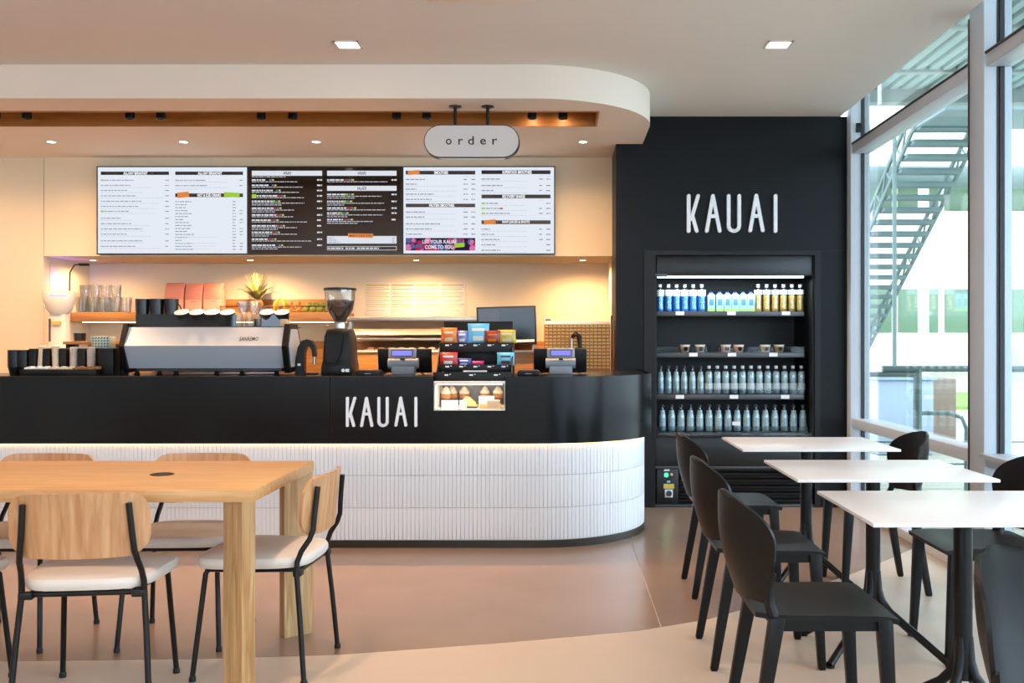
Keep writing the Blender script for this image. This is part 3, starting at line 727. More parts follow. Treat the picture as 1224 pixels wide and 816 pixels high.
# screen 3
head(s3, 'SMOOTHIES', 485, 568, 204, 208.5, 519, 535.5); head(s3, 'PROTEIN SMOOTHIES', 485, 568, 243.3, 247.6, 513, 543)
head(s3, 'SUPERFOOD SMOOTHIES', 575.5, 658, 203.5, 208, 600.5, 635.5); head(s3, 'RECOVERY SHAKES', 575.5, 658, 232.5, 237, 600.5, 627.5); head(s3, 'RAW JUICES & SHOTS', 575.5, 658, 263.2, 267.8, 600.5, 633)
r3 = [(214.4, 508), (220, 498), (226, 498), (232, 518.5), (238.2, 516), (253.4, 508), (259.4, 507.5), (267.5, 526), (273.6, 516), (279.8, 505)]
r4 = [(214, 599), (221.7, 600.5), (227.7, 590), (243, 596), (249, 600.5), (255, 610), (273.8, 586), (280, 590.5), (286.2, 597), (292.4, 592), (299, 598)]
lines(s3, [(485, e, v) for v, e in r3]+[(554, 559, v) for v, e in r3]+[(563.5, 568, v) for v, e in r3]+[((581 if i in (3, 4, 5) else 575.5), e, v) for i, (v, e) in enumerate(r4)]+[(644.5, 649, v) for i, (v, e) in enumerate(r4) if i not in (3, 9, 10)]+[(653, 658, v) for v, e in r4], 'menu_lines', 'scr_line', 1.2)
lines(s3, [(485, 545, v+2.4) for v, e in r3[1:]]+[(575.5, 630, v+2.4) for v, e in r4]+[(554, 559, 210.5), (564, 568, 210.5), (554, 559, 249.8), (644, 649, 210.3), (653, 658, 210.3), (644, 649, 239.3)], 'fine_print', 'scr_faint', .5)
m = MB()
for v in (243, 249, 255): bar(m, 575.5, 580, v-1, v+1, Y2)
part('new_marker', m, 'scr_green', s3, True, smooth=False)['kind'] = 'stuff'
m = MB(); bar(m, 597.5, 601, 248.2, 250, Y3); part('allergen_marks', m, 'scr_red', s3, True, smooth=False)
sticker(s3, 'scr_orange', 487.5, 501.5, 203.8, 208.6, .1); sticker(s3, 'scr_orange', 578.5, 592.5, 262.6, 267.8, .1)
m = MB(); bar(m, 485, 568, 284.3, 299.3, Y1); bn = part('berry_banner', m, 'berry_dark', s3, True, smooth=False)
rr = random.Random(11); bm_ = {'berry_red': MB(), 'berry_blue': MB(), 'berry_pink': MB()}
for k in range(46):
    cx, cz, rad = rr.uniform(488, 565), rr.uniform(286.5, 297), rr.uniform(2.0, 4.2); mb = bm_[rr.choice(list(bm_))]
    pts = []
    for i in range(12):
        a = 2*PI*i/12; uu = min(568, max(485, cx+rad*math.cos(a))); vv = min(299.3, max(284.3, cz+rad*math.sin(a)))
        pts.append((U(uu, SCY0), Y2+.00001*k-.0004, V(vv, SCY0)))
    mb.face(pts[::-1])
for k, mb in bm_.items(): part('berry_print', mb, k, bn, True, smooth=False)['kind'] = 'stuff'
text_part('banner_text', 'LET YOUR KAUAI', U(505, SCY0), U(545, SCY0), V(291, SCY0), V(286.5, SCY0), Y3-.001, 'scr_white', s3, .03)
text_part('banner_text', 'COME TO YOU', U(508, SCY0), U(542, SCY0), V(297.5, SCY0), V(292.8, SCY0), Y3-.001, 'scr_white', s3, .03)
sticker(s3, 'scr_green', 543, 555, 290.5, 295.5, .1)

# ------------------------------------------------------------------ fridge
YF = YW+.02; YS = 7.95
fr = thing('display_fridge', 'tall open black display fridge built into the dark wall', 'fridge', ((FX0+FX1)/2, YF, 0))
gx0, gx1 = U(782.7, YF), U(973, YF); fz0 = V(606, YF)
b = MB(); b.box(FX0+.002, gx0, YW-.01, 8.7, .0, FZ-.002); b.box(gx1, FX1-.002, YW-.01, 8.7, .0, FZ-.002); b.box(gx0, gx1, YW-.01, 8.7, V(305, YF), FZ-.002)
part('surround', b, 'black_frame', fr, True, smooth=False)
part('back_panel', MB().box(gx0, gx1, 8.5, 8.7, .3, V(305, YF)), 'fridge_in', fr, True)
for a, c in ((gx0, gx0+.015), (gx1-.012, gx1)): part('side_panel', MB().box(a, c, YF, 8.5, .5, V(305, YF)), 'fridge_in', fr, True)
part('canopy', MB().box(gx0, gx1, YF, 8.3, V(329.5, YF), V(305, YF), .006), 'fridge_black', fr, True)
part('light_tube', MB().box(U(786, YF), U(961, YF), YF+.005, YF+.03, V(332, YF), V(329.6, YF)), 'led_cool', fr, True)
lamp_child(area_light('fridge_lamp', ((gx0+gx1)/2, YF+.03, V(333, YF)), (math.radians(4), 0, 0), 1.1, .03, 9.5, (.82, .94, 1)), fr)
part('canopy_sticker', MB().box(U(783.5, YF), U(797, YF), YF-.003, YF, V(330.5, YF), V(327, YF)), 'shelf_lip', fr, True)
shelf_z = [V(372, YS), V(421, YS), V(471, YS), V(516, YS)]
for i, z in enumerate(shelf_z):
    sx1 = U(961 if i < 3 else 968, YS)
    s = part('shelf', MB().box(gx0+.016, sx1, YS, 8.5, z-.022, z-.001, .003), 'fridge_black', fr, True)
    if i == 0: part('price_rail', MB().box(gx0+.016, sx1, YS-.012, YS, V(378, YS), z, .003), 'shelf_lip', s, True)
    else:
        part('price_rail', MB().box(gx0+.016, sx1, YS-.012, YS, z-.042, z-.002, .003), 'shelf_lip', s, True)
        part('clear_guard', MB().box(gx0+.016, sx1, YS-.006, YS-.002, z-.002, z+.045), 'lip_clear', s, True)
    for u in {0: (812.5, 874, 939), 1: (828.5, 874.6, 924), 2: (812.3, 877, 938), 3: ()}[i]:
        vv = {0: 374.3, 1: 423.7, 2: 474}[i]
        part('price_tag', MB().box(U(u-5, YS), U(u+5, YS), YS-.016, YS-.012, V(vv+2.2, YS), V(vv-2.2, YS)), 'tag_white', s, True)
part('price_tag', MB().box(U(875, YS), U(884.5, YS), YS-.012, YS-.007, V(508, YS), V(503.5, YS)), 'tag_white', fr, True)
part('apron', MB().box(gx0, gx1, YF-.01, YF+.1, V(557, YF), V(523, YF), .004), 'fridge_black', fr, True)
part('apron_cap', MB().box(gx0+.02, gx1-.01, YF-.01, YS, V(523.5, YF), V(517.5, YF), .003), 'lip_clear', fr, True)
part('base', MB().box(gx0, gx1, YF+.03, 8.4, 0, V(557, YF)), 'black_frame', fr, True)
part('base_rail', MB().box(gx0, gx1, YF-.012, YF+.03, V(560, YF), V(557, YF), .002), 'shelf_lip', fr, True)
part('base_rail', MB().box(gx0, gx1, YF-.012, YF+.03, V(605.5, YF), V(602.5, YF), .002), 'shelf_lip', fr, True)
ls = MB().box(U(812, YF), gx1-.01, -.018, .018, -.014, .014, .006, 2, Matrix.Rotation(.5, 4, 'X'))
lsm = _mesh('louvre', ls, 'fridge_black')
for v in (566, 574, 582, 590, 598): put('louvre', lsm, fr, True, (0, YF+.01, V(v, YF)))
cp = part('control_panel', MB().box(U(785, YF), U(810.5, YF), YF-.012, YF+.03, V(602, YF), V(560.5, YF), .003), 'fridge_black', fr, True)
def pan(name, u0, u1, v0, v1, mt, d=.004, b=0.): part(name, MB().box(U(u0, YF), U(u1, YF), YF-.012-d, YF-.012, V(v1, YF), V(v0, YF), b), mt, cp, True)
pan('rating_label', 793.5, 800, 560.5, 562.3, 'tag_white'); pan('lamp_bezel', 793, 799.5, 563.3, 571, 'dark_grey_plastic'); pan('warning_sticker', 793, 805.5, 577.8, 583.5, 'yellow_sticker'); pan('switch_plate', 794.5, 804, 584.5, 594, 'tag_white', .004, .002)
rot = Matrix.Rotation(PI/2, 4, 'X')
def disc(name, u, v, r, d, mt, par): part(name, MB().lathe([(0, 0), (r, 0), (r*.9, d), (0, d)], n=16, M=Matrix.Translation((U(u, YF), YF-.014, V(v, YF))) @ rot), mt, par, True)
disc('green_lamp', 796.2, 567.2, .016, .012, 'green_lamp', cp); disc('amber_lamp', 802.6, 566.5, .011, .01, 'amber_lamp', cp)
disc('rotary_knob', 799.3, 589.2, .024, .02, 'dark_grey_plastic', cp)
pan('small_label', 797, 801, 574, 576.3, 'ext_grey')
# drinks
def copies(proto, spots):
    for i, p in enumerate(spots):
        if i == 0: proto.location = p
        else: dup(proto, p)
def bottle(name, label, cat, grp, h, r, liquid, fill, lab, cap, sport=False, n=16, cone=False):
    o = thing(name, label, cat, (0, 0, 0), 0, grp)
    prof = [(0, 0), (r*.9, 0), (r, .01), (r, h*.14), (r*.94, h*.3), (r*.94, h*.42), (r, h*.55), (r, h*.68), (r*.86, h*.77), (r*.45, h*.88), (r*.40, h*.92), (0, h*.92)]
    if cone: prof = [(0, 0), (r*.86, 0), (r*.95, .008), (r, h*.12), (r*.93, h*.2), (r, h*.3), (r*.95, h*.42), (r, h*.5), (r*.92, h*.6), (r*.7, h*.7), (r*.42, h*.8), (r*.34, h*.86), (r*.34, h*.92), (0, h*.92)]
    part('shell', MB().lathe(prof, n=n), 'bottle_clear', o)
    if liquid:
        inn = [(q*.93, z+.002) for q, z in prof[1:] if z < fill*h]; lp = [(0, .004)]+inn+[(inn[-1][0]*.9, fill*h), (0, fill*h)]
        part('drink', MB().lathe(lp, n=n), liquid, o)
    if lab:
        a, bb = lab; part('paper_label', MB().lathe([(r*1.02, a*h), (r*1.03, a*h), (r*1.03, bb*h), (r*1.02, bb*h)], n=n), 'label_pale', o)
    cr = r*.45
    if sport: part('cap', MB().lathe([(0, h*.90), (cr, h*.90), (cr, h*.94), (cr*.6, h*.95), (cr*.6, h*.975), (cr*1.1, h*.98), (cr*1.1, h), (0, h)], n=12), cap, o)
    else: part('cap', MB().lathe([(0, h*.90), (cr, h*.90), (cr, h), (0, h)], n=12), cap, o)
    return o
YR1 = 8.02
p = bottle('drink_bottle', 'blue sports drink bottle on the top fridge shelf', 'bottle', 'blue drinks on the top fridge shelf', .218, .031, 'drink_blue', .56, (.57, .80), 'cap_white', True)
copies(p, [(U(u, YR1), YR1, shelf_z[0]) for u in (788.9, 799, 808.8, 818.6, 828.6, 838.8)])
p = bottle('drink_bottle', 'amber sports drink bottle on the top fridge shelf', 'bottle', 'amber drinks on the top fridge shelf', .218, .031, 'drink_amber', .60, (.63, .80), 'cap_white', True)
copies(p, [(U(u, YR1), YR1, shelf_z[0]) for u in (906, 916.2, 926.3, 936.4, 946.5, 956.2)])
o = thing('drink_carton', 'pale blue drink carton with blue cap on the top fridge shelf', 'carton', (0, 0, 0), 0, 'cartons on the top fridge shelf')
part('carton_body', MB().box(-.029, .029, -.029, .029, 0, .132, .003).prism([(-.029, .132), (.029, .132), (.01, .147), (-.01, .147)], -.028, .028, 'xz'), 'carton', o)
part('green_band', MB().box(-.0295, .0295, -.0297, .0297, .004, .026), 'carton_green', o)
part('print', MB().box(-.018, .018, -.0298, -.029, .05, .1), 'carton_print', o)
part('cap', MB().lathe([(0, .138), (.013, .138), (.013, .158), (0, .158)], n=12), 'cap_blue', o)
copies(o, [(U(u, YR1), YR1, shelf_z[0]) for u in (849.8, 859.9, 869.2, 878.5, 888, 897.2)])
def tub(label, grp, side):
    o = thing('yoghurt_tub', label, 'tub', (0, 0, 0), 0, grp)
    part('cup', MB().lathe([(0, 0), (.03, 0), (.040, .055), (.044, .057), (.044, .061), (0, .061)], n=20), 'ceramic_white', o)
    part('side_print', MB().lathe([(.0312, .004), (.0322, .004), (.0402, .046), (.0392, .046)], n=20), side, o)
    part('round_label', MB().lathe([(0, 0), (.017, 0), (.017, .002), (0, .002)], n=14, M=Matrix.Translation((.004, -.0365, .028)) @ Matrix.Rotation(PI/2+.18, 4, 'X')), 'text_black', o)
    return o
for us, sd, lb in (((818.6, 836.7), 'card_kraft', 'tan yoghurt tub on the second fridge shelf'), ((867.5, 883), 'pink_light', 'pink yoghurt tub on the second fridge shelf'), ((914.7, 931), 'bread', 'caramel yoghurt tub on the second fridge shelf')):
    copies(tub(lb, lb.split(' ')[0]+' tubs on the second shelf', sd), [(U(u, YS+.05), YS+.05, shelf_z[1]) for u in us])
p = bottle('water_bottle', 'clear unlabelled water bottle with slim neck on the third fridge shelf', 'bottle', 'plain bottles on the third shelf', .222, .031, 'water_glints', .80, None, 'cap_dark', cone=True)
copies(p, [(U(u, YR1), YR1, shelf_z[2]) for u in (789.6, 799, 808.2, 817.8, 827.6, 837.4)])
p = bottle('water_bottle', 'clear water bottle with pale paper label on the third fridge shelf', 'bottle', 'labelled bottles on the third shelf', .226, .031, 'water_glints', .80, (.14, .38), 'cap_white')
copies(p, [(U(u, YR1), YR1, shelf_z[2]) for u in [847.3+9.98*i+.06*i for i in range(12)]])
p = bottle('water_bottle', 'clear water bottle with dark cap on the lowest fridge shelf', 'bottle', 'bottles on the lowest shelf', .212, .034, 'water_glints', .80, None, 'cap_dark', cone=True)
copies(p, [(U(u, YR1), YR1, shelf_z[3]) for u in [791.6+11.2*i for i in range(16)]])

# ------------------------------------------------------------------ oak table and chairs
TX1, TY0, TY1, TZ = -1.115, 3.60, 4.49, .766; TX0 = -3.5
tb = thing('oak_table', 'long oak dining table with diagonal board legs', 'table', ((TX0+TX1)/2, (TY0+TY1)/2, 0))
part('tabletop', MB().box(TX0, TX1, TY0, TY1, TZ-.045, TZ, .003), 'oak', tb, True)
d = Vector((.112, .092)).normalized()
for sx, sy in ((1, 1), (1, -1), (-1, 1), (-1, -1)):
    cx, cy = (TX1 if sx > 0 else TX0), (TY1 if sy > 0 else TY0)
    ax = Vector((d.x*sx, d.y*sy)); nr = Vector((-ax.y, ax.x))
    if nr.dot(Vector((sx, -sy))) < 0: nr = -nr
    t = .05; Wd = .15
    c0 = Vector((cx-sx*.002, cy-sy*.002))
    # board along the table diagonal, outer end trimmed flush with the two table edges
    inner = c0-ax*Wd
    poly = [inner-nr*t/2, inner+nr*t/2]
    def clip(p):
        # travel along ax until the table side is met
        tt = min(((cx-p.x)/ax.x), ((cy-p.y)/ax.y)); return p+ax*(tt-.003)
    poly += [clip(inner+nr*t/2), Vector((cx-sx*.003, cy-sy*.003)), clip(inner-nr*t/2)]
    part('leg', MB().prism([(p.x, p.y) for p in poly], 0, TZ-.044, 'xy'), 'oak_leg', tb, True, smooth=False)
gx, gy = U(197, 4.05), .534*F/(567-CV)
part('cable_grommet', MB().lathe([(0, 0), (.046, 0), (.046, .003), (.036, .004), (.034, .0015), (0, .0015)], (gx, gy, TZ), 24), 'black_plastic', tb, True)

def rrect_rows(hw, z0, z1, rb, rt, nz=14):
    rows = []
    for i in range(nz+1):
        t = i/nz; t = .5-.5*math.cos(PI*t); z = z0+(z1-z0)*t; w = hw
        if z > z1-rt: q = (z-(z1-rt))/rt; w = hw-rt+rt*math.sqrt(max(0, 1-q*q))
        if z < z0+rb: q = ((z0+rb)-z)/rb; w = hw-rb+rb*math.sqrt(max(0, 1-q*q))
        rows.append((z, w))
    return rows
def make_oak_chair():
    o = thing('dining_chair', 'x', 'chair', (0, 0, 0), 0, 'oak-backed chairs at the oak table')
    # cushion: rounded trapezoid, domed
    m = MB(); N = 40; rings = []
    def outline(sc, z):
        pts = []
        for i in range(N):
            a = 2*PI*i/N; c, s_ = math.cos(a), math.sin(a); e = 2/4.2
            x = .236*math.copysign(abs(c)**e, c); y = .222*math.copysign(abs(s_)**e, s_)
            x *= 1+.10*(y/.222); pts.append(((x)*sc, y*sc+.0, z))
        return pts
    for sc, z in ((.90, .432), (.97, .436), (1.0, .448), (1.0, .462), (.97, .474), (.88, .481), (.6, .485), (.25, .486)):
        rings.append([m.bm.verts.new(p) for p in outline(sc, z)])
    for A_, B_ in zip(rings, rings[1:]):
        for i in range(N): m.bm.faces.new((A_[i], A_[(i+1) % N], B_[(i+1) % N], B_[i]))
    m.bm.faces.new(rings[0][::-1]); m.bm.faces.new(rings[-1])
    part('seat', m, 'seat_vinyl', o)
    # curved backrest
    hw = .232; P = []
    for z, wd in rrect_rows(hw, .555, .782, .085, .075, 16):
        row = []
        for j in range(15):
            x = wd*(2*j/14-1); y = -.262-.10*(z-.56)+.05*(x/hw)**2*1.0
            row.append((x, y+.015, z))
        P.append(row)
    bk = part('backrest', MB().sheet(P, .013), 'oak_back', o)
    for sx in (-1, 1):
        part('leg', MB().tube([(sx*.185, .16, .425), (sx*.19, .172, .41), (sx*.212, .215, .02), (sx*.212, .215, .012)], .0105, 10), 'black_steel', o)
        part('leg', MB().tube([(sx*.232, -.225, .012), (sx*.218, -.205, .25), (sx*.205, -.188, .42), (sx*.204, -.190, .46), (sx*.200, -.205, .50), (sx*.194, -.235, .545), (sx*.188, -.248, .58), (sx*.182, -.252, .64), (sx*.178, -.257, .69), (sx*.174, -.262, .745)], .0105, 10), 'black_steel', o)
        for y, xx in ((.215, .212), (-.225, .232)):
            part('foot_glide', MB().lathe([(0, 0), (.0135, 0), (.0135, .014), (.011, .02), (0, .02)], (sx*xx, y, 0), 12), 'black_plastic', o)
        part('seat_rail', MB().tube([(sx*.19, .17, .425), (sx*.19, .0, .425), (sx*.17, -.19, .425)], .010, 8), 'black_steel', o)
        part('bracket', MB().box(min(sx*.165, sx*.212), max(sx*.165, sx*.212), -.205, -.175, .405, .43, .003), 'black_steel', o)
    part('cross_rail', MB().tube([(-.19, -.188, .42), (.19, -.188, .42)], .010, 8), 'black_steel', o)
    part('cross_rail', MB().tube([(-.19, .165, .422), (.19, .165, .422)], .010, 8), 'black_steel', o)
    return o
oc = make_oak_chair()
oc.location = (-1.70, 3.68, 0); oc.rotation_euler = (0, 0, math.radians(7))
oc['label'] = 'oak-backed white-seat chair on the table side away from the counter, next to the end chair'
dup(oc, (-2.37, 3.68, 0), math.radians(-6), 'oak-backed white-seat chair on the table side away from the counter, second from the end chair')
dup(oc, (-1.66, 4.40, 0), PI+.03, 'oak-backed white-seat chair between table and counter, behind the cable grommet')
dup(oc, (-2.39, 4.39, 0), PI-.03, 'oak-backed white-seat chair between table and counter, second from the table end')
dup(oc, (-1.19, 4.02, 0), PI/2-.05, 'oak-backed white-seat chair at the short end of the oak table')

# ------------------------------------------------------------------ white tables and black chairs
def make_cafe_table():
    o = thing('cafe_table', 'x', 'table', (0, 0, 0), 0, 'white cafe tables by the window')
    hx, hy = .395, .325; z = .766
    m = MB().box(-hx, hx, -hy, hy, z-.012, z, .002)
    part('tabletop', m, 'white_laminate', o)
    part('mounting_plate', MB().box(-.2, .2, -.18, .18, z-.026, z-.012, .002), 'under_plate', o)
    part('column', MB().tube([(0, 0, .20), (0, 0, z-.026)], .030, 18), 'black_steel', o)
    for sx in (-1, 1):
        for sy in (-1, 1):
            part('foot', MB().tube([(sx*.012, sy*.012, .34), (sx*.016, sy*.016, .26), (sx*.028, sy*.026, .215), (sx*.055, sy*.05, .175), (sx*.235, sy*.215, .016), (sx*.245, sy*.224, .012)], [.016, .018, .018, .0165, .0155, .0155], 10), 'black_steel', o)
            part('foot_glide', MB().lathe([(0, 0), (.018, 0), (.018, .01), (0, .012)], (sx*.24, sy*.22, 0), 12), 'black_plastic', o)
    return o
t1 = make_cafe_table(); t1.location = (1.30, 5.29, 0); t1['label'] = 'white square cafe table closest to the fridge'
dup(t1, (1.315, 4.20, 0), 0, 'white square cafe table in the middle of the window row')
dup(t1, (1.315, 3.26, 0), 0, 'white square cafe table at the row end farthest from the fridge')

def make_black_chair():
    o = thing('cafe_chair', 'x', 'chair', (0, 0, 0), 0, 'black plastic chairs by the window')
    # seat: dished panel with rolled front
    P = []
    for i in range(13):
        t = i/12; y = -.205+.425*t; row = []
        for j in range(13):
            q = 2*j/12-1; wd = .205+.015*t
            e = 1.0
            if t < .25: e = math.sqrt(max(.0, 1-((.25-t)/.25)**2*.35))
            x = q*wd*e
            z = .474-.010*(1-q*q)*(1-abs(2*t-1)**2)-(.010*max(0, (t-.85)/.15)**2)+.0
            row.append((x, y, z))
        P.append(row)
    part('seat', MB().sheet(P, -.016 if False else .016, True), 'black_plastic', o)
    # seat rim
    for sx in (-1, 1):
        part('seat_rim', MB().sheet([[(sx*.205, -.16+.35*k/6, zz) for zz in (.425, .468)] for k in range(7)], .012), 'black_plastic', o)
    
    # shell back
    P = []; N = 20
    for i in range(N+1):
        t = i/N; t = t**.9; z = .50+.325*t
        wd = .150+.072*math.sin(min(1, t/.62)*PI/2)
        if t > .62: q = (t-.62)/.38; wd = .222*(max(0, 1-q**2.6))**.5*.9+.022*(1-q)
        wd = max(wd, .03); row = []
        for j in range(17):
            q = 2*j/16-1; x = wd*q
            y = -.225-.055*t-.02*math.sin(t*PI)+.125*(x/.222)**2
            zz = z-.0*(q*q)
            row.append((x, y, zz))
        P.append(row)
    part('backrest', MB().sheet(P, .011), 'black_plastic', o)
    for sx in (-1, 1):
        # arm joining shell and seat
        part('back_support', MB().tube([(sx*.200, -.155, .60), (sx*.185, -.165, .55), (sx*.182, -.165, .50), (sx*.192, -.15, .455)], [.007, .013, .016, .018], 8), 'black_plastic', o)
        def leg(top, bot, w0, w1):
            m = MB(); rings = []
            pts = [Vector(top).lerp(Vector(bot), k/4) for k in range(5)]
            for k, p in enumerate(pts):
                a = w0+(w1-w0)*k/4; b2 = a*.82
                rings.append([m.bm.verts.new(p+Vector(q)) for q in ((-b2, -a, 0), (b2, -a, 0), (b2, a, 0), (-b2, a, 0))])
            for A_, B_ in zip(rings, rings[1:]):
                for q in range(4): m.bm.faces.new((A_[q], A_[(q+1) % 4], B_[(q+1) % 4], B_[q]))
            m.bm.faces.new(rings[0][::-1]); m.bm.faces.new(rings[-1])
            bmesh.ops.bevel(m.bm, geom=[e for e in m.bm.edges], offset=.005, segments=2, affect='EDGES', profile=.5)
            return m
        part('leg', leg((sx*.197, -.145, .468), (sx*.215, -.225, .004), .024, .016), 'black_plastic', o)
        part('leg', leg((sx*.200, .178, .466), (sx*.205, .205, .004), .024, .0155), 'black_plastic', o)
        for y, xx in ((-.225, .215), (.205, .205)): part('foot_glide', MB().box(sx*xx-.011, sx*xx+.011, y-.012, y+.012, 0, .006), 'black_steel', o)
    part('cross_rail', MB().box(-.2, .2, -.16, -.13, .43, .462, .006), 'black_plastic', o)
    part('cross_rail', MB().box(-.2, .2, .16, .19, .435, .462, .006), 'black_plastic', o)
    return o
bc = make_black_chair()
bc.location = (.90, 5.26, 0); bc.rotation_euler = (0, 0, -PI/2); bc['label'] = 'black plastic chair on the counter side of the table closest to the fridge'
dup(bc, (.83, 4.16, 0), -PI/2, 'black plastic chair on the counter side of the middle white table')
dup(bc, (.80, 3.22, 0), -PI/2, 'black plastic chair on the counter side of the last white table')
dup(bc, (1.66, 5.32, 0), PI/2, 'black plastic chair on the window side of the table closest to the fridge')
dup(bc, (1.76, 4.20, 0), PI/2, 'black plastic chair on the window side of the middle white table')
dup(bc, (1.175, 2.1, 0), PI+.62, 'black plastic chair beyond the last white table, only its backrest showing')
# ------------------------------------------------------------------ things on the counter
T = CTZ
# espresso machine
YM = 6.42
em = thing('espresso_machine', 'wide silver grey espresso machine with hexagonal black ends', 'coffee machine', (U(245, 6.6), 6.65, T))
mx0, mx1 = U(148, YM), U(337, YM)
hexa = [(6.42, 1.278), (6.50, 1.398), (6.66, 1.398), (6.74, 1.278), (6.66, 1.135), (6.50, 1.131)]
part('body', MB().prism(hexa, mx0, mx1, 'yz'), 'machine_grey', em, True, smooth=False)
part('rear_block', MB().box(mx0+.05, mx1-.05, 6.66, 6.92, 1.14, 1.38, .01), 'dark_grey_plastic', em, True)
cy = 6.585
def ring(f): return [(cy+(y-cy)*f*1.0, 1.268+(z-1.268)*f) for y, z in [(6.41, 1.275), (6.48, 1.42), (6.67, 1.42), (6.76, 1.275), (6.67, 1.11), (6.48, 1.10)]]
for xa, xb, nm in ((mx0-.03, mx0, 'end_frame'), (mx1, mx1+.035, 'end_frame')):
    part(nm, MB().prism(ring(1.0), xa, xb, 'yz'), 'black_plastic', em, True, smooth=False)
part('end_panel', MB().prism(ring(.78), mx1+.035, mx1+.039, 'yz'), 'machine_grey', em, True, smooth=False)
part('base_bar', MB().box(mx0+.04, mx1-.03, 6.52, 6.9, 1.112, 1.133, .004), 'dark_grey_plastic', em, True)
for u in (160, 187, 207, 256, 286, 328):
    x = U(u, 6.5); part('foot', MB().lathe([(0, 0), (.022, 0), (.014, .012), (.012, .03), (0, .03)], (x, 6.55, T), 12), 'black_steel', em, True)
for u in (164, 324): part('foot', MB().lathe([(0, 0), (.022, 0), (.014, .012), (.012, .03), (0, .03)], (U(u, 6.85), 6.85, T), 12), 'black_steel', em, True)
part('drip_tray', MB().box(mx0+.1, mx1-.1, 6.6, 6.85, 1.092, 1.102, .003), 'steel', em, True)
for ua, ub in ((161, 281), (312, 334)): part('cup_guard', MB().box(U(ua, 6.5), U(ub, 6.5), 6.515, 6.519, 1.398, V(375.5, 6.5)), 'smoke', em, True)
part('cup_tray', MB().box(mx0+.06, mx1-.0, 6.51, 6.9, 1.398, 1.404), 'dark_grey_plastic', em, True)
part('guard_end', MB().box(U(334, 6.5), U(342, 6.5), 6.51, 6.60, 1.398, V(381, 6.5), .004), 'card_kraft', em, True)
nm = text_part('maker_name', 'SANREMO', U(287, 6.46), U(309.5, 6.46), V(407, 6.455), V(402.5, 6.455), 6.455, 'text_black', em, .01)
for v in nm.data.vertices: v.co.y = 6.42+(v.co.z-1.278)/(1.398-1.278)*.08-.003
part('steam_lever', MB().tube([(mx0-.03, 6.62, 1.30), (mx0-.09, 6.6, 1.30)], .011, 8), 'black_steel', em, True)
part('steam_wand', MB().tube([(mx0-.05, 6.58, 1.2), (mx0-.06, 6.56, 1.2), (mx0-.06, 6.55, 1.10)], .006, 8), 'steel', em, True)
part('steam_knob', MB().ball((mx0-.055, 6.58, 1.205), .02), 'dark_grey_plastic', em, True)
CT = 1.404
def cup(name, label, grp, h, r0, r1, outer, inner, handle=False, cat='cup'):
    o = thing(name, label, cat, (0, 0, 0), 0, grp)
    part('cup_body', MB().lathe([(0, 0), (r0, 0), (r1, h), (r1-.004, h), (r0-.004, .006), (0, .006)], n=20), outer, o)
    if inner: part('lining', MB().lathe([(0, .008), (r0-.0045, .008), (r1-.005, h+.001), (r1-.001, h+.002)], n=20), inner, o)
    if handle: part('handle', MB().tube([(r1*.93, 0, h*.82)]+[(r1*.93+.024*math.sin(a), 0, h*.5+h*.3*math.cos(a)) for a in (.5, 1.0, 1.57, 2.1, 2.6)]+[(r0*1.0, 0, h*.2)], .005, 8), outer, o)
    return o
c = cup('tall_mug', 'tall black mug standing on top of the espresso machine', 'tall black mugs on the machine', .182, .040, .0465, 'ceramic_black', None, True)
copies(c, [(U(u, 6.58), 6.58, CT) for u in (170.5, 187.7, 204.9)])
tm = [o for o in bpy.data.objects if o.name.startswith('tall_mug')]; tm.sort(key=lambda o: o.location.x)
for o, l in zip(tm, ('tall black mug on the espresso machine, beside the condiment organiser end', 'tall black mug on the espresso machine, between two like it', 'tall black mug on the espresso machine, beside the low black cups')): o['label'] = l
c = cup('espresso_cup', 'low black cup with white inside, tipped on the espresso machine', 'low black cups on the machine', .085, .036, .049, 'ceramic_black', 'ceramic_white')
c.rotation_euler = (.42, 0, 0)
sp = [(U(u, 6.58), 6.575, CT+.016) for u in (220, 238.2, 256.4, 274.6, 321.5, 339)]
for i, p in enumerate(sp):
    if i == 0: c.location = p
    else:
        q = dup(c, p); q.rotation_euler = (.42, 0, 0)
def tumbler(label, grp, h=.11, r=.036):
    o = thing('glass_tumbler', label, 'glass', (0, 0, 0), 0, grp)
    part('wall', MB().lathe([(r*.82, 0), (r, h), (r-.003, h), (r*.78, .008)], n=18), 'clear_glass', o)
    part('base', MB().lathe([(0, 0), (r*.82, 0), (r*.8, .01), (0, .01)], n=18), 'clear_glass', o)
    return o
g = tumbler('clear glass tumbler stacked on the espresso machine', 'tumblers on the machine', .084, .037)
gp = [(U(u, 6.62), 6.62, CT) for u in (285, 298.8, 312.6)]+[(U(u, 6.62), 6.62, CT+.084) for u in (290.5, 304.5)]
copies(g, gp)
c = cup('coffee_mug', 'white coffee mug perched behind the glasses on the machine', None, .07, .034, .05, 'ceramic_white', None, True);
c.location = (U(316, 6.80), 6.80, CT+.055)
tag(part('mug_riser', MB().box(U(306, 6.80), U(326, 6.80), 6.74, 6.88, CT, CT+.055, .004), 'dark_grey_plastic'), 'low dark block under the white mug on the machine', 'block')

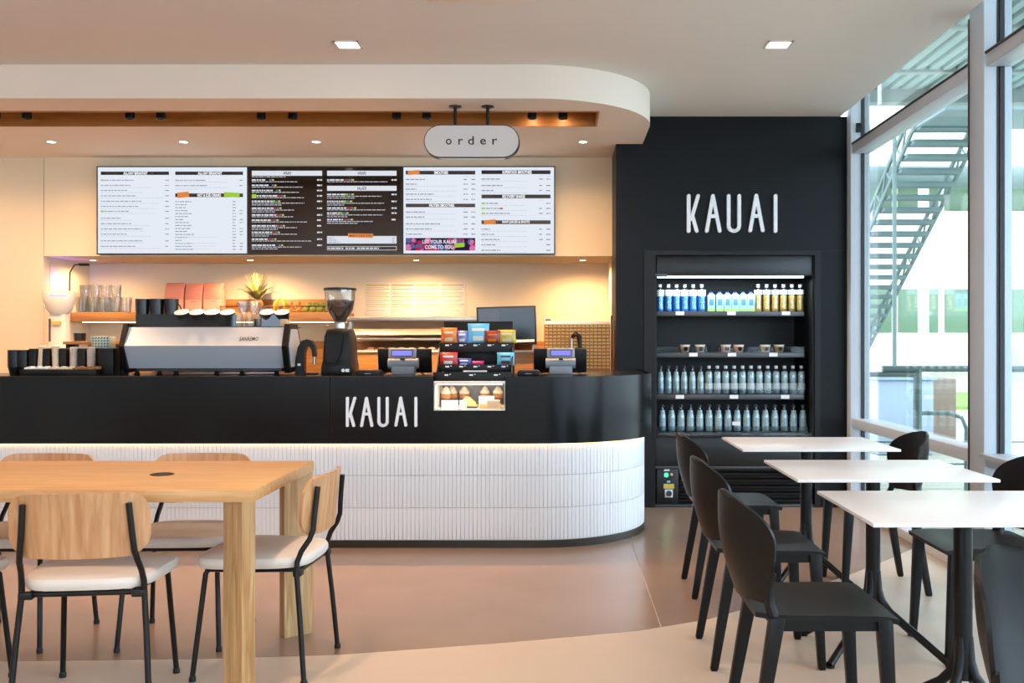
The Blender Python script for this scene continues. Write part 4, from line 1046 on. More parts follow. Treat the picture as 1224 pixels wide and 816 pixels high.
# grinder
gr_ = thing('coffee_grinder', 'black coffee grinder with a clear hopper full of beans', 'grinder', (U(406.5, 6.6), 6.6, T))
def frus(pts, m):  # (z, hx, y0, y1, dx)
    rings = [[m.bm.verts.new(p) for p in ((dx-hx, y0, z), (dx+hx, y0, z), (dx+hx, y1, z), (dx-hx, y1, z))] for z, hx, y0, y1, dx in pts]
    for A_, B_ in zip(rings, rings[1:]):
        for q in range(4): m.bm.faces.new((A_[q], A_[(q+1) % 4], B_[(q+1) % 4], B_[q]))
    m.bm.faces.new(rings[0][::-1]); m.bm.faces.new(rings[-1])
    bmesh.ops.bevel(m.bm, geom=list(m.bm.edges), offset=.008, segments=2, affect='EDGES', profile=.5)
    return m
part('body', frus([(0, .104, -.11, .13, 0), (.06, .100, -.11, .13, 0), (.10, .092, -.10, .13, 0), (.24, .086, -.09, .12, .0), (.28, .078, -.08, .11, 0), (.305, .07, -.07, .10, 0)], MB()), 'black_plastic', gr_)
part('front_shield', MB().prism([(-.075, .26), (.045, .275), (.03, .15), (-.005, .08), (-.06, .09)], -.125, -.085, 'xz'), 'black_frame', gr_)
part('collar', MB().lathe([(.04, .30), (.042, .305), (.036, .345), (.05, .35), (0, .35)], n=20), 'steel', gr_)
part('dose_lever', MB().tube([(-.04, -.02, .328), (-.11, -.03, .328)], .004, 6), 'steel', gr_)
hp = [(.036, .345), (.05, .37), (.085, .43), (.098, .50), (.101, .56)]
part('hopper', MB().lathe(hp+[(.098, .56), (.095, .50), (.082, .432), (.047, .372), (.033, .347)], n=28), 'clear_glass', gr_)
part('coffee_beans', MB().lathe([(0, .348), (.032, .349), (.046, .374), (.081, .434), (.092, .487), (.06, .497), (0, .5)], n=24), 'beans', gr_)
part('lid', MB().lathe([(0, .56), (.106, .56), (.108, .566), (.104, .574), (.07, .577), (0, .577)], n=28), 'black_plastic', gr_)
part('maker_badge', MB().lathe([(0, 0), (.011, 0), (.011, .002), (0, .002)], n=14, M=Matrix.Translation((.045, -.113, .032)) @ rot).box(.06, .084, -.116, -.108, .022, .042), 'letter_white', gr_)
# arched black water tap
ar = thing('hot_water_tap', 'black arched hot water tap between espresso machine and grinder', 'tap', (U(367, 6.62), 6.62, T))
P = []
for i in range(13):
    a = PI*i/12; P.append((-.062*math.cos(a)*.95+.0, .155+.075*math.sin(a)))
pl = [(-.075, 0), (-.068, .10), (-.055, .18), (-.03, .225), (.005, .235), (.035, .225), (.055, .19), (.062, .12), (.042, .12), (.036, .17), (.018, .195), (.0, .185), (-.012, .14), (-.012, 0)]
part('arch', MB().prism(pl, -.03, .03, 'xz'), 'black_plastic', ar)
part('spout', MB().tube([(.05, 0, .13), (.05, 0, .07)], .01, 10), 'steel', ar)
part('drip_base', MB().box(.0, .07, -.035, .035, 0, .012, .003), 'black_steel', ar)
part('badge', MB().box(-.055, -.035, -.032, -.03, .06, .075), 'tag_white', ar)

# payment terminals
def pos(x, y, z, label):
    o = thing('payment_terminal', label, 'terminal', (x, y, z), 0, 'payment terminals')
    Rm = Matrix.Translation((0, .06, .085)) @ Matrix.Rotation(.22, 4, 'X')
    part('touch_screen', MB().box(-.18, .18, -.012, .012, -.075, .09, .006, 2, Rm), 'black_plastic', o)
    part('stand', MB().box(-.078, .078, -.04, .05, 0, .06, .01), 'grey_plastic', o)
    part('neck', MB().tube([(-.1, -.01, .075), (.1, -.01, .075)], .035, 14), 'grey_plastic', o)
    Rd = Matrix.Translation((0, -.05, .142)) @ Matrix.Rotation(-.12, 4, 'X')
    dsp = part('customer_display', MB().box(-.092, .092, -.018, .018, -.034, .034, .01, 3, Rd), 'grey_plastic', o)
    part('lcd_frame', MB().box(-.072, .072, -.0195, -.0175, -.022, .022, 0, 2, Rd), 'text_black', dsp)
    part('lcd', MB().box(-.066, .066, -.0205, -.0194, -.017, .017, 0, 2, Rd), 'lcd_blue', dsp)
    part('clip', MB().box(-.014, .014, -.05, -.035, .098, .11), 'text_black', o)
    for sx in (-1, 1): part('cable', MB().tube([(sx*.1, .05, .03), (sx*.12, .0, .01), (sx*.14, -.01, .004)], .004, 6), 'black_steel', o)
    return o
pp = pos(U(482.5, 6.62), 6.62, T, 'grey payment terminal with blue display between grinder and snack rack')
dup(pp, (U(670, 6.7), 6.7, T+.0), .04, 'grey payment terminal with blue display on the rounded counter end')
for u0, u1, l in ((428, 456, 'flat black card reader beside the coffee grinder'), (619, 645, 'flat black receipt box beside the snack rack')):
    o = thing('card_box', l, 'box', (U((u0+u1)/2, 6.45), 6.45, T)); hw = (u1-u0)/2*6.45/F
    part('case', MB().box(-hw, hw, -.07, .07, 0, .03, .004), 'black_plastic', o)
    part('top_cover', MB().box(-hw+.01, hw-.01, -.06, .06, .03, .036, .002), 'dark_grey_plastic', o)
    part('badge', MB().box(-.02, .02, -.0715, -.07, .012, .017), 'grey_plastic', o)

# cake display under the rack
dc = thing('cake_display', 'lit glass cake display set into the counter front', 'display case', ((KX0+KX1)/2, CY+.2, KZ))
LZ = V(458.5, CY)
part('floor_plate', MB().box(KX0+.002, KX1-.002, CY+.005, CY+.42, KZ-.0, KZ+.006), 'ceramic_white', dc, True)
part('back_plate', MB().box(KX0+.002, KX1-.002, CY+.40, CY+.415, KZ+.006, LZ), 'marble_grey', dc, True)
for a, b in ((KX0+.002, KX0+.008), (KX1-.008, KX1-.002)): part('side_plate', MB().box(a, b, CY+.01, CY+.40, KZ+.006, LZ), 'ceramic_white', dc, True)
part('lid_rim', MB().box(KX0+.002, KX1-.002, CY+.0, CY+.42, LZ, LZ+.016, .003), 'ceramic_white', dc, True)
part('front_glass', MB().box(KX0+.002, KX1-.002, CY+.004, CY+.008, KZ+.006, LZ), 'case_glass', dc, True)
part('lamp_bar', MB().box(KX0+.02, KX1-.02, CY+.02, CY+.035, LZ-.008, LZ), 'case_lamp', dc, True)
lamp_child(area_light('case_light', ((KX0+KX1)/2, CY+.06, LZ-.012), (math.radians(25), 0, 0), .4, .04, 1.2, (1, .93, .85)), dc)
FZ0 = KZ+.006
def muffin(label, grp, base='muffin_paper', top='cream_top'):
    o = thing('muffin', label, 'muffin', (0, 0, 0), 0, grp)
    part('paper_case', MB().lathe([(0, 0), (.024, 0), (.031, .045), (0, .045)], n=16), base, o)
    part('crumb', MB().lathe([(.031, .043), (.037, .055), (.035, .068), (.026, .08), (0, .084)], n=16), 'muffin', o)
    part('frosting', MB().lathe([(.032, .070), (.034, .084), (.024, .10), (.014, .114), (0, .122)], n=14), top, o)
    return o
mf = muffin('brown frosted muffin on the raised row in the cake display', 'muffins in the cake display')
st_ = part('riser', MB().box(KX0+.02, KX1-.02, CY+.24, CY+.38, FZ0, FZ0+.012, .003), 'ceramic_white', dc, True)
copies(mf, [(U(u, y), y, FZ0+.012) for u, y in ((526, CY+.33), (540.5, CY+.33), (555, CY+.33), (533.5, CY+.265), (579.5, CY+.33), (595, CY+.33))])
def card(u0, u1, v0, v1, y, label, mt='card_white', rz=0.):
    o = thing('price_card', label, 'card', (U((u0+u1)/2, y), y, FZ0), rz, 'cards in the cake display'); hw = (u1-u0)/2*y/F
    z1 = V(v0, y)-FZ0; z0 = max(0, V(v1, y)-FZ0)
    part('card_face', MB().box(-hw, hw, -.002, .002, 0, z1, .001), mt, o)
    part('card_foot', MB().box(-hw, hw, 0, .03, 0, .003), mt, o)
card(527.5, 547.5, 478, 486, CY+.09, 'blank white card before the muffins in the cake display')
card(572.5, 591, 473, 482.5, CY+.2, 'larger white card behind the sandwich pack in the cake display')
card(549, 558, 478, 489, CY+.1, 'pale card leaning on the pastry in the cake display', 'lid_cream', .35)
o = thing('pastry', 'golden folded pastry on a dark tray in the cake display', 'pastry', (U(562, CY+.16), CY+.16, FZ0))
part('tray', MB().box(-.045, .045, -.03, .04, 0, .012, .003), 'text_black', o)
part('crust', MB().prism([(-.045, .012), (.045, .012), (.03, .04), (-.005, .07), (-.03, .075), (-.045, .05)], -.025, .03, 'xz'), 'bread', o)
o = thing('sandwich_pack', 'brown kraft sandwich pack in the cake display', 'sandwich', (U(588, CY+.1), CY+.1, FZ0))
part('box', MB().box(-.075, .06, -.03, .05, 0, .03, .003), 'bread', o)
part('sleeve', MB().box(-.03, .05, -.034, .03, .008, .055, .004), 'card_kraft', o)

# snack rack
sr = thing('snack_rack', 'black three-tier snack rack standing over the cake display', 'rack', (U(568, 6.45), 6.45, T))
sx0, sx1 = U(524, 6.45), U(613.5, 6.45)
part('back_panel', MB().box(U(531, 6.62), sx1-.01, 6.61, 6.62, T, V(384, 6.62), .002), 'black_plastic', sr, True)
for x in (sx0, sx1-.008): part('side_panel', MB().prism([(6.30, T), (6.62, T), (6.62, 1.30), (6.52, 1.30)], x, x+.008, 'yz'), 'black_plastic', sr, True, smooth=False)
tiers = [(6.50, 6.61, V(421, 6.5), V(409.5, 6.5)), (6.40, 6.61, V(444, 6.4), V(435.5, 6.4)), (6.29, 6.61, V(455.5, 6.29), V(444.5, 6.29))]
tg = MB()
for k, (ya, yb, za, zb) in enumerate(tiers):
    part('tray', MB().box(sx0+.004, sx1-.004, ya, yb, max(za, T), max(za, T)+.006), 'black_plastic', sr, True)
    lp_ = part('tray_lip', MB().box(sx0-.012 if k == 2 else sx0, sx1, ya-.006, ya, za, zb, .002), 'black_plastic', sr, True)
    n = 5 if k < 2 else 3
    for i in range(n):
        u = (535.5+16.8*i) if n == 5 else (534.5+29.5*i); v = (411.8, 437.3, 447.3)[k]
        part('price_tag', MB().box(U(u-3, ya), U(u+1.5, ya), ya-.008, ya-.006, V(v+1.6, ya), V(v-.2, ya)).box(U(u+3, ya), U(u+4.5, ya), ya-.008, ya-.006, V(v+.3, ya), V(v-.6, ya)), 'tag_white', lp_, True)
part('white_slip', MB().box(U(554, 6.33), U(582, 6.33), 6.31, 6.33, V(444.2, 6.33), V(442.6, 6.33)), 'tag_white', sr, True)
def bag(u0, u1, v0, v1, y, mt, label, tilt=0., lean=.0, stripe='card_white'):
    x0, x1, z0, z1 = U(u0, y), U(u1, y), V(v1, y), V(v0, y)
    o = thing('snack_bag', label, 'snack bag', ((x0+x1)/2, y, z0), 0, 'snack bags on the rack'); hw = (x1-x0)/2; h = z1-z0
    rr = random.Random(label)
    def front(q, t, s_):
        e = (1-abs(q)**2.5)*(max(0, math.sin(PI*min(1, max(0, t)))))**.6
        w_ = hw*(1-.05*math.sin(PI*t)); x = q*w_; z = t*h
        return (x*math.cos(tilt)-z*math.sin(tilt)*.0+tilt*(t-.5)*h*.4, s_*(.004+.022*e)+lean*t*h+rr.uniform(-.0012, .0012), z)
    for nm_, m_, t0, t1 in (('pouch', mt, 0, 1),):
        m = MB(); A_ = [[m.bm.verts.new(front(2*j/10-1, i/10, -1)) for j in range(11)] for i in range(11)]; B_ = [[m.bm.verts.new(front(2*j/10-1, i/10, 1)) for j in range(11)] for i in range(11)]
        for i in range(10):
            for j in range(10):
                m.bm.faces.new((A_[i][j], A_[i][j+1], A_[i+1][j+1], A_[i+1][j])); m.bm.faces.new((B_[i][j], B_[i+1][j], B_[i+1][j+1], B_[i][j+1]))
        for i in range(10):
            m.bm.faces.new((A_[i][0], A_[i+1][0], B_[i+1][0], B_[i][0])); m.bm.faces.new((A_[i][10], B_[i][10], B_[i+1][10], A_[i+1][10]))
            m.bm.faces.new((A_[0][i], B_[0][i], B_[0][i+1], A_[0][i+1])); m.bm.faces.new((A_[10][i], A_[10][i+1], B_[10][i+1], B_[10][i]))
        part(nm_, m, m_, o)
    for (qa, qb, ta, tb) in ((-.5, .5, .12, .36), (-.6, .6, .62, .76)):
        m = MB(); G = [[m.bm.verts.new(Vector(front(qa+(qb-qa)*j/5, ta+(tb-ta)*i/2, -1))+Vector((0, -.0025, 0))) for j in range(6)] for i in range(3)]
        for i in range(2):
            for j in range(5): m.bm.faces.new((G[i][j], G[i][j+1], G[i+1][j+1], G[i+1][j]))
        part('print', m, stripe, o)
    return o
yt = 6.535
bag(527, 546.5, 391.5, 410, yt, 'bag_orange', 'orange snack bag on the top tier of the rack', stripe='lid_cream')
bag(546, 559.5, 395, 410, yt+.01, 'bag_violet', 'pale violet snack bag on the top tier of the rack')
bag(559, 585, 386.5, 410, yt+.015, 'bag_sky', 'big sky blue snack bag on the top tier of the rack')
bag(579, 598, 395, 410, yt-.01, 'bag_maroon', 'dark red snack bag on the top tier of the rack', .1, stripe='bag_orange')
bag(595, 617, 394, 410, yt, 'bag_olive', 'olive yellow snack bag on the top tier of the rack', -.15, stripe='lid_cream')
ym = 6.44
bag(525.5, 547, 421, 436.5, ym, 'bag_red', 'red and white snack bag on the middle tier of the rack')
bag(546, 563.5, 428, 437, ym+.02, 'bag_blue', 'dark blue snack bag slumped on the middle tier', .2)
bag(562, 579, 431, 437.5, ym+.03, 'bag_pink', 'magenta snack bag lying low on the middle tier', -.2, stripe='bag_pink')
bag(594, 615, 421, 436.5, ym, 'bag_sky', 'light blue snack bag on the middle tier of the rack', stripe='muffin_paper')

# condiment organiser
yo = 6.42
og = thing('condiment_organiser', 'black condiment organiser with four slots beside the espresso machine', 'organiser', (U(85, yo), yo+.1, T))
ox0, ox1 = U(37, yo), U(135, yo)
part('box', MB().box(ox0, ox1, yo+.10, yo+.24, T, V(416, yo+.1), .004), 'black_plastic', og, True)
part('front_tray', MB().box(U(30, yo), U(120, yo), yo-.06, yo+.1, T, V(441, yo), .004), 'black_plastic', og, True)
part('end_block', MB().box(U(117, yo), ox1, yo, yo+.1, T, V(416, yo+.1), .004), 'black_plastic', og, True)
for u in (57.5, 77, 99.5):
    part('divider', MB().box(U(u-4.5, yo+.06), U(u+4.5, yo+.06), yo+.03, yo+.1, V(441, yo), V(416.5, yo+.06), .003), 'black_plastic', og, True)
part('divider', MB().box(U(37, yo+.06), U(46, yo+.06), yo+.03, yo+.1, V(441, yo), V(416.5, yo+.06), .003), 'black_plastic', og, True)
def lid_stack(u, mt, label, n, r, lean, z0):
    o = thing('lid_stack', label, 'lids', (U(u, yo+.05), yo+.05, z0), 0, 'lid stacks in the organiser')
    me = _mesh('lid', MB().lathe([(r*.9, 0), (r, .002), (r, .006), (r*.82, .010), (0, .010)], n=16), mt)
    for i in range(n): put('lid', me, o, False, (lean*i*.0085, 0, i*.0088))
    return o
z0 = V(441, yo)
lid_stack(49.5, 'lid_cream', 'stack of cream cup lids at the organiser end by the black cups', 17, .024, .06, z0)
lid_stack(68, 'lid_cream', 'curving stack of cream cup lids between organiser dividers', 17, .026, -.05, z0)
lid_stack(88.5, 'lid_grey', 'stack of grey striped cup lids in the organiser', 16, .026, 0, z0)
lid_stack(109, 'lid_grey', 'stack of grey lids beside the organiser end block', 16, .026, 0, z0)
for u0, u1, mt, l in ((30.5, 58, 'card_white', 'row of white sugar sachets in the organiser tray'), (58.5, 88, 'lid_cream', 'row of cream sugar sachets in the organiser tray'), (88.5, 119, 'sugar_brown', 'row of brown sugar sachets in the organiser tray')):
    o = thing('sachet_row', l, 'sachets', (U((u0+u1)/2, yo-.03), yo-.03, z0)); n = 9; W_ = (u1-u0)*yo/F
    for i in range(n):
        part('sachet', MB().box(-W_/2+W_*i/n+.001, -W_/2+W_*(i+1)/n-.001, -.02, .03, 0, .011+.004*(i % 3), .002), mt, o)
def cup_stack(u, label, n):
    o = thing('cup_stack', label, 'cups', (U(u, 6.5), 6.5, T), 0, 'black paper cup stacks')
    me = _mesh('paper_cup', MB().lathe([(.030, 0), (.043, .055), (.046, .055), (.046, .06), (.041, .06), (.028, .004), (0, .004), (0, 0)], n=18), 'ceramic_black')
    for i in range(n): put('paper_cup', me, o, False, (0, 0, i*.0105))
cup_stack(18, 'stack of black paper cups at the counter edge beside the wall', 11); cup_stack(29.5, 'stack of black paper cups touching the condiment organiser', 11)
# riser board behind the organiser with small cup and patterned box
rb = thing('serving_riser', 'small timber riser behind the condiment organiser', 'stand', (U(110, 6.82), 6.82, T))
part('board', MB().box(U(80, 6.8), U(143, 6.8), 6.74, 6.92, V(411.5, 6.8), V(407.8, 6.8), .003), 'timber', rb, True)
for u in (84, 139): part('leg', MB().box(U(u-2, 6.8), U(u+2, 6.8), 6.76, 6.9, T, V(411.5, 6.8), .003), 'black_plastic', rb, True)
c = cup('small_cup', 'small black waisted cup on the timber riser', None, .056, .036, .04, 'ceramic_black', None);
c.location = (U(95.5, 6.82), 6.82, V(407.8, 6.8))
o = thing('patterned_box', 'small white box with green leaf pattern on the organiser', 'box', (U(124, yo+.17), yo+.17, V(416, yo+.1)))
part('carton', MB().box(-.058, .058, -.05, .05, 0, .078, .003), 'pattern_box', o)
m = MB()
for r_ in range(4):
    for c_ in range(6):
        x, z = -.048+.019*c_, .012+.018*r_
        m.prism([(x-.008, z-.005), (x+.002, z-.006), (x+.009, z+.006), (x-.001, z+.005)], -.0515, -.05, 'xz')
part('leaf_print', m, 'pattern_green', o, smooth=False)

# ------------------------------------------------------------------ things in the niche
YSH = 8.86
sh = thing('wall_shelf', 'honey timber shelf along the niche back wall', 'shelf', (-3.1, 9.0, V(384, YSH)))
zs = V(373, YSH)
part('shelf_board', MB().box(NX0+.01, U(413, YSH), YSH, YN, V(384, YSH), zs, .003), 'timber', sh, True)
part('back_rail', MB().box(U(270, 9.18), U(413, 9.18), 9.18, YN, zs, V(357.5, 9.18), .003), 'timber', sh, True)
part('guard_wire', MB().tube([(U(262, 8.9), 8.9, V(366, 8.9)), (U(390, 8.9), 8.9, V(366, 8.9))], .004, 6), 'black_steel', sh, True)
for u in (264, 330, 388): part('guard_post', MB().tube([(U(u, 8.9), 8.9, zs), (U(u, 8.9), 8.9, V(366, 8.9))], .004, 6), 'black_steel', sh, True)
part('under_light', MB().box(NX0+.05, U(410, YSH), 9.0, 9.03, V(384, YSH)-.008, V(384, YSH)), 'led_white', sh, True)
g = tumbler('clear glass jar standing on the timber shelf', 'glass jars on the shelf', .14, .05)
copies(g, [(U(u, 9.0), 9.0, zs) for u in (98, 111.5, 125, 138, 151)]+[(U(u, 9.12), 9.12, zs+.002) for u in (104, 118, 131)])
g = tumbler('clear glass jar stacked on other jars on the shelf', 'upper glass jars on the shelf', .11, .045)
copies(g, [(U(u, 9.0), 9.0, zs+.14) for u in (101.5, 114, 126.5, 139)])
for i, (u0, u1, v0) in enumerate(((199, 222, 338), (223, 244, 339), (244.5, 268, 338))):
    y = 9.02; x0, x1 = U(u0, y), U(u1, y); h = V(v0, y)-zs; hw = (x1-x0)/2
    o = thing('coffee_bag', ['salmon pink paper coffee bag on the shelf, nearest the glass jars', 'salmon pink paper coffee bag standing between two others', 'salmon pink paper coffee bag on the shelf, nearest the pineapple'][i], 'bag', ((x0+x1)/2, y, zs), 0, 'pink coffee bags on the shelf')
    part('pouch', frus([(0, hw*.96, -.05, .05, 0), (h*.55, hw*.99, -.05, .05, 0), (h*.85, hw*.99, -.03, .03, 0), (h, hw*.97, -.006, .006, 0)], MB()), 'pink_paper', o)
    part('paper_label', MB().box(-hw*.9, hw*.9, -.0525, -.05, h*.06, h*.44), 'pink_light', o)
    part('label_text', MB().box(-hw*.3, hw*.35, -.054, -.0525, h*.36, h*.39), 'ink_orange', o)
# pineapple
yp = 9.05
pa = thing('pineapple', 'pineapple with a spiky leafy crown on the shelf', 'pineapple', (U(307, yp), yp, zs))
part('fruit', MB().lathe([(0, 0), (.05, .005), (.062, .04), (.06, .085), (.045, .115), (.02, .125), (0, .125)], n=20), 'pine_skin', pa)
rr = random.Random(5)
for k in range(26):
    a = k*2.399; t = k/26; L = .22-.05*t if k < 16 else .26; el = .55+.95*t
    d_ = Vector((math.cos(a)*math.cos(el), math.sin(a)*math.cos(el)*.6, math.sin(el))); sd = d_.cross(Vector((0, 0, 1))).normalized()
    b0 = Vector((0, 0, .115))+d_*.01; m = MB(); drop = Vector((0, 0, -.05*(1-t)))
    pts = [b0, b0+d_*L*.4, b0+d_*L*.75+drop*.3, b0+d_*L+drop]; ws = [.016, .018, .011, .001]
    P = [[p-sd*w_, p+Vector((0, 0, -.004)), p+sd*w_] for p, w_ in zip(pts, ws)]
    part('leaf', m.sheet(P, .0015), 'leaf_pale' if k > 15 else 'leaf', pa)
bn_ = thing('banana_bunch', 'small bunch of ripe bananas on the shelf', 'bananas', (U(335, yp), yp, zs))
for k in range(4):
    a0 = -.5+.36*k; pts = []
    for i in range(8):
        t = i/7; pts.append((math.sin(a0)*.06*t+.03*math.sin(PI*t)*(1 if k > 1 else -1), -.02+.014*k, .115*(1-t)+.014))
    part('banana', MB().tube(pts, [.005, .009, .014, .016, .016, .015, .011, .006], 8), 'banana', bn_)
for u, l in ((347.5, 'knobbly ginger root beside the bananas'), (357, 'knobbly ginger root between bananas and limes')):
    o = tag(part('ginger_root', MB().ball((0, 0, .025), .026, 1.2, 1, 1).ball((.02, 0, .05), .02).ball((-.02, -.01, .055), .018).ball((.005, 0, .085), .015, 1, 1, 1.5).ball((.03, 0, .02), .018), 'ginger', None, loc=(U(u, yp), yp, zs)), l, 'ginger')
for i, (u, dz) in enumerate(((365.5, 0), (374, 0), (382.5, 0), (391, 0), (369.5, .04), (378.2, .042), (386.5, .04))):
    o = tag(part('lime', MB().ball((0, 0, .029), .029, 1.1, 1, .97).lathe([(0, 0), (.006, .002), (.0, .006)], (.034, 0, .03), 8), 'lime', None, loc=(U(u, 9.0+dz), 9.0+dz, zs+dz*.98)), 'round green lime in the pile on the shelf', 'lime', 'limes on the shelf')
# menu sheets
for i, (u0, u1, ink) in enumerate(((437, 467, 'ink_yellow'), (467.5, 496, 'ink_orange'), (496.5, 526, 'ink_olive'), (526.5, 557, 'ink_grey'))):
    y = YN; o = thing('recipe_sheet', ['yellow ruled recipe sheet pinned to the niche wall', 'orange ruled recipe sheet pinned to the niche wall', 'olive ruled recipe sheet pinned to the niche wall', 'grey ruled recipe sheet pinned to the niche wall'][i], 'sheet', (U((u0+u1)/2, y), y, V(378, y)), 0, 'recipe sheets')
    part('paper', MB().box(U(u0, y), U(u1, y), y-.006, y, V(378, y), V(337.5, y), .001), 'paper', o, True)
    m = MB(); m2 = MB(); rr = random.Random(i)
    vs = [(340, 341.6)]+[(345+4.6*k, 346+4.6*k) for k in range(5)]
    for a, b in vs: m.quad(U(u0+1.5, y), U(u1-1.5-(rr.uniform(0, 6) if i == 3 else 0), y), V(b, y), V(a, y), y-.0065)
    for k in range(7): m2.quad(U(u0+2, y), U(u1-rr.uniform(2, 9), y), V(343.6+4.6*k, y), V(343+4.6*k, y), y-.0065)
    part('coloured_rules', m, ink, o, True, smooth=False); part('text_lines', m2, 'ink_grey', o, True, smooth=False)
# stainless prep station
BT = .93
ps = thing('prep_station', 'stainless steel food prep station with shelves below the recipe sheets', 'prep station', (-1.5, 8.8, BT))
a, b = U(418, 8.7), U(640, 8.7)
part('top_shelf', MB().box(a, b, 8.55, 9.19, V(384, 8.6), V(378.5, 8.6), .004), 'steel', ps, True)
part('front_hood', MB().prism([(8.66, V(384, 8.6)), (8.68, V(384, 8.6)), (8.62, V(400, 8.6)), (8.60, V(400, 8.6))], a+.04, b-.1, 'yz'), 'steel', ps, True, smooth=False)
part('mid_shelf', MB().box(a, b, 8.5, 9.19, V(407, 8.5), V(404, 8.5), .003), 'steel', ps, True)
part('pan_rail', MB().box(a, b, 8.42, 8.5, V(421, 8.42), V(418.5, 8.42), .002), 'ceramic_white', ps, True)
part('cabinet', MB().box(a, b, 8.44, 9.19, BT, V(421, 8.44), .004), 'timber', ps, True)
for u in (419, 530, 638): part('post', MB().box(U(u, 8.7)-.012, U(u, 8.7)+.012, 8.7, 8.73, V(421, 8.7), V(384, 8.7)), 'steel', ps, True)
rr = random.Random(2)
for k in range(9):
    u = 440+12*k; p = part('food_pan', MB().box(U(u, 8.6), U(u+10.5, 8.6), 8.46, 8.66, V(421, 8.6), V(417, 8.6), .002), 'steel', ps, True)
    part('food_fill', MB().ball((U(u+5, 8.6), 8.56, V(417, 8.6)), .032, 1.1, 2.2, .5), rr.choice(['muffin', 'leaf', 'bread', 'lime', 'muffin_paper', 'cream_top']), p, True)
# bottle row on top shelf of station
# monitor
mo = thing('monitor', 'black kitchen monitor on a pole above the snack rack', 'monitor', (U(605.5, 8.3), 8.34, BT))
mx_, my = U(605.5, 8.3), 8.3
Rm = Matrix.Translation((mx_, my, (V(366, my)+V(412, my))/2)) @ Matrix.Rotation(-.03, 4, 'Y')
hw, hh = (641-570)/2*my/F, (412-366)/2*my/F
part('housing', MB().box(-hw, hw, 0, .035, -hh, hh, .006, 2, Rm), 'screen_bezel', mo, True)
part('display', MB().box(-hw+.012, hw-.012, -.002, 0, -hh+.016, hh-.012, 0, 2, Rm), 'screen_black', mo, True)
part('task_bar', MB().box(-hw+.26, hw-.02, -.003, -.002, -hh+.018, -hh+.04, 0, 2, Rm), 'tag_white', mo, True)
part('window_on_screen', MB().box(-hw+.02, -hw+.19, -.003, -.002, .02, hh-.02, 0, 2, Rm), 'screen_blue', mo, True)
part('pole', MB().tube([(mx_, my+.06, BT), (mx_, my+.06, V(390, my))], .02, 10), 'black_steel', mo, True)
part('foot', MB().box(mx_-.1, mx_+.1, my-.02, my+.14, BT, BT+.015, .004), 'black_steel', mo, True)
# wire rack at the right end of the niche
yk = 8.12
wk = thing('wire_rack', 'warm lit metal grid rack beside the dark wall', 'rack', (U(690, yk), yk+.1, BT))
kx0, kx1 = U(651, yk), U(729, yk); kz1 = V(388, yk)
part('top_tray', MB().box(kx0, kx1, yk-.01, yk+.3, kz1, V(383.5, yk), .004), 'ceramic_white', wk, True)
part('back_sheet', MB().box(kx0, kx1, yk+.06, yk+.08, BT, kz1), 'steel_warm_lit', wk, True)
m = MB(); bar_v = _mesh('upright_wire', MB().box(-.0035, .0035, -.0035, .0035, 0, kz1-BT, 0), 'rack_warm_lit'); bar_h = _mesh('cross_wire', MB().box(kx0, kx1, -.007, .007, -.006, .006, 0), 'rack_warm_lit')
for i in range(17): put('upright_wire', bar_v, wk, True, (kx0+(kx1-kx0)*i/16, yk, BT))
for i in range(15): put('cross_wire', bar_h, wk, True, (0, yk-.003, V(391.5+4.1*i, yk)))
part('corner_post', MB().box(U(731, yk)-.006, U(731, yk)+.006, yk-.02, yk, BT, V(377, yk)), 'black_steel', wk, True)
o = thing('storage_lid', 'small dark blue cap resting on the metal grid rack', 'lid', (U(655, yk+.1), yk+.1, V(383.5, yk)))
part('dome', MB().lathe([(0, .022), (.018, .018), (.027, 0), (0, 0)], n=14), 'bag_blue', o)
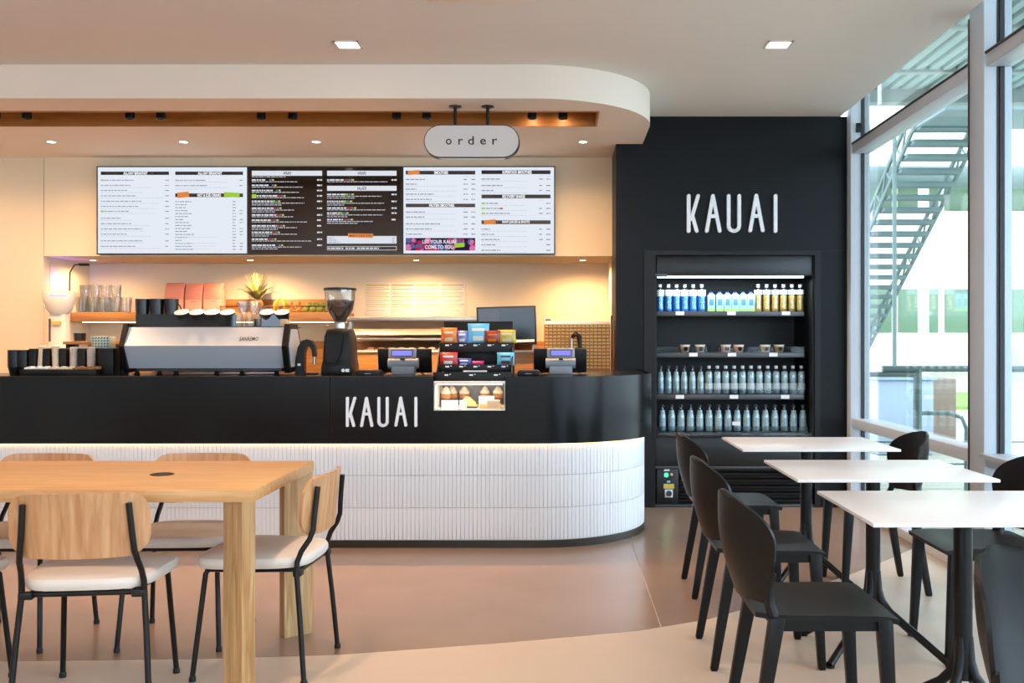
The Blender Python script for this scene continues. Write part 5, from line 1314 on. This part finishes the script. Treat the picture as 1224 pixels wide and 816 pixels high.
tp = thing('rinse_tap', 'black spring rinse tap in front of the metal grid rack', 'tap', (U(688, 7.95), 8.06, BT))
x = U(688, 7.95)
part('pipe', MB().tube([(x-.03, 8.06, BT), (x-.03, 8.06, 1.34)], .006, 8), 'steel', tp, True)
part('spray_head', MB().tube([(x-.03, 8.06, 1.34), (x+.0, 8.05, 1.37), (x+.03, 8.04, 1.35), (x+.04, 8.04, 1.25), (x+.04, 8.04, 1.18)], [.012, .02, .02, .014, .01], 8), 'black_steel', tp, True)
# white dispenser with a violet glow
yd = 8.28
wd_ = thing('drinks_dispenser', 'white round-headed dispenser with blue light line in the niche corner', 'dispenser', (U(71, yd), yd, BT))
def zz(v): return V(v, yd)-BT
part('head', MB().lathe([(0, zz(376)), (.065, zz(375.5)), (.10, zz(370)), (.122, zz(360)), (.128, zz(350)), (.122, zz(347.8)), (0, zz(347))], n=32), 'ceramic_white', wd_)
part('light_line', MB().tube([(.128*math.sin(a), -.128*math.cos(a), zz(353.5)-.004*a) for a in [-.1+.13*i for i in range(9)]], .004, 6), 'uv_glow', wd_)
part('column', frus([(0, .12, -.07, .07, 0), (.05, .1, -.06, .06, 0), (.3, .07, -.05, .05, -.0), (zz(375), .062, -.045, .045, 0)], MB()), 'ceramic_white', wd_)
part('slot', MB().box(-.055, -.048, -.066, -.04, zz(408), zz(381)), 'dark_grey_plastic', wd_)
part('info_panel', MB().box(-.03, .04, -.068, -.04, zz(388), zz(384)), 'ink_yellow', wd_)
part('cable', MB().tube([(.06, .05, zz(348)), (.035, .1, zz(338)), (.03, .12, zz(324)), (.045, .16, zz(315)), (.09, .2, zz(313))], .006, 8), 'black_steel', wd_)
part('plug', MB().box(.07, .15, .18, .22, zz(315.5), zz(312.5), .004), 'black_steel', wd_)
pl_ = bpy.data.lights.new('violet_glow', 'POINT'); pl_.energy = 11; pl_.color = (.22, .14, 1); pl_.shadow_soft_size = .03
po = bpy.data.objects.new('violet_glow', pl_); COL.objects.link(po); po.location = (U(64, 8.6), 8.60, V(335, 8.6)); lamp_child(po, wd_)
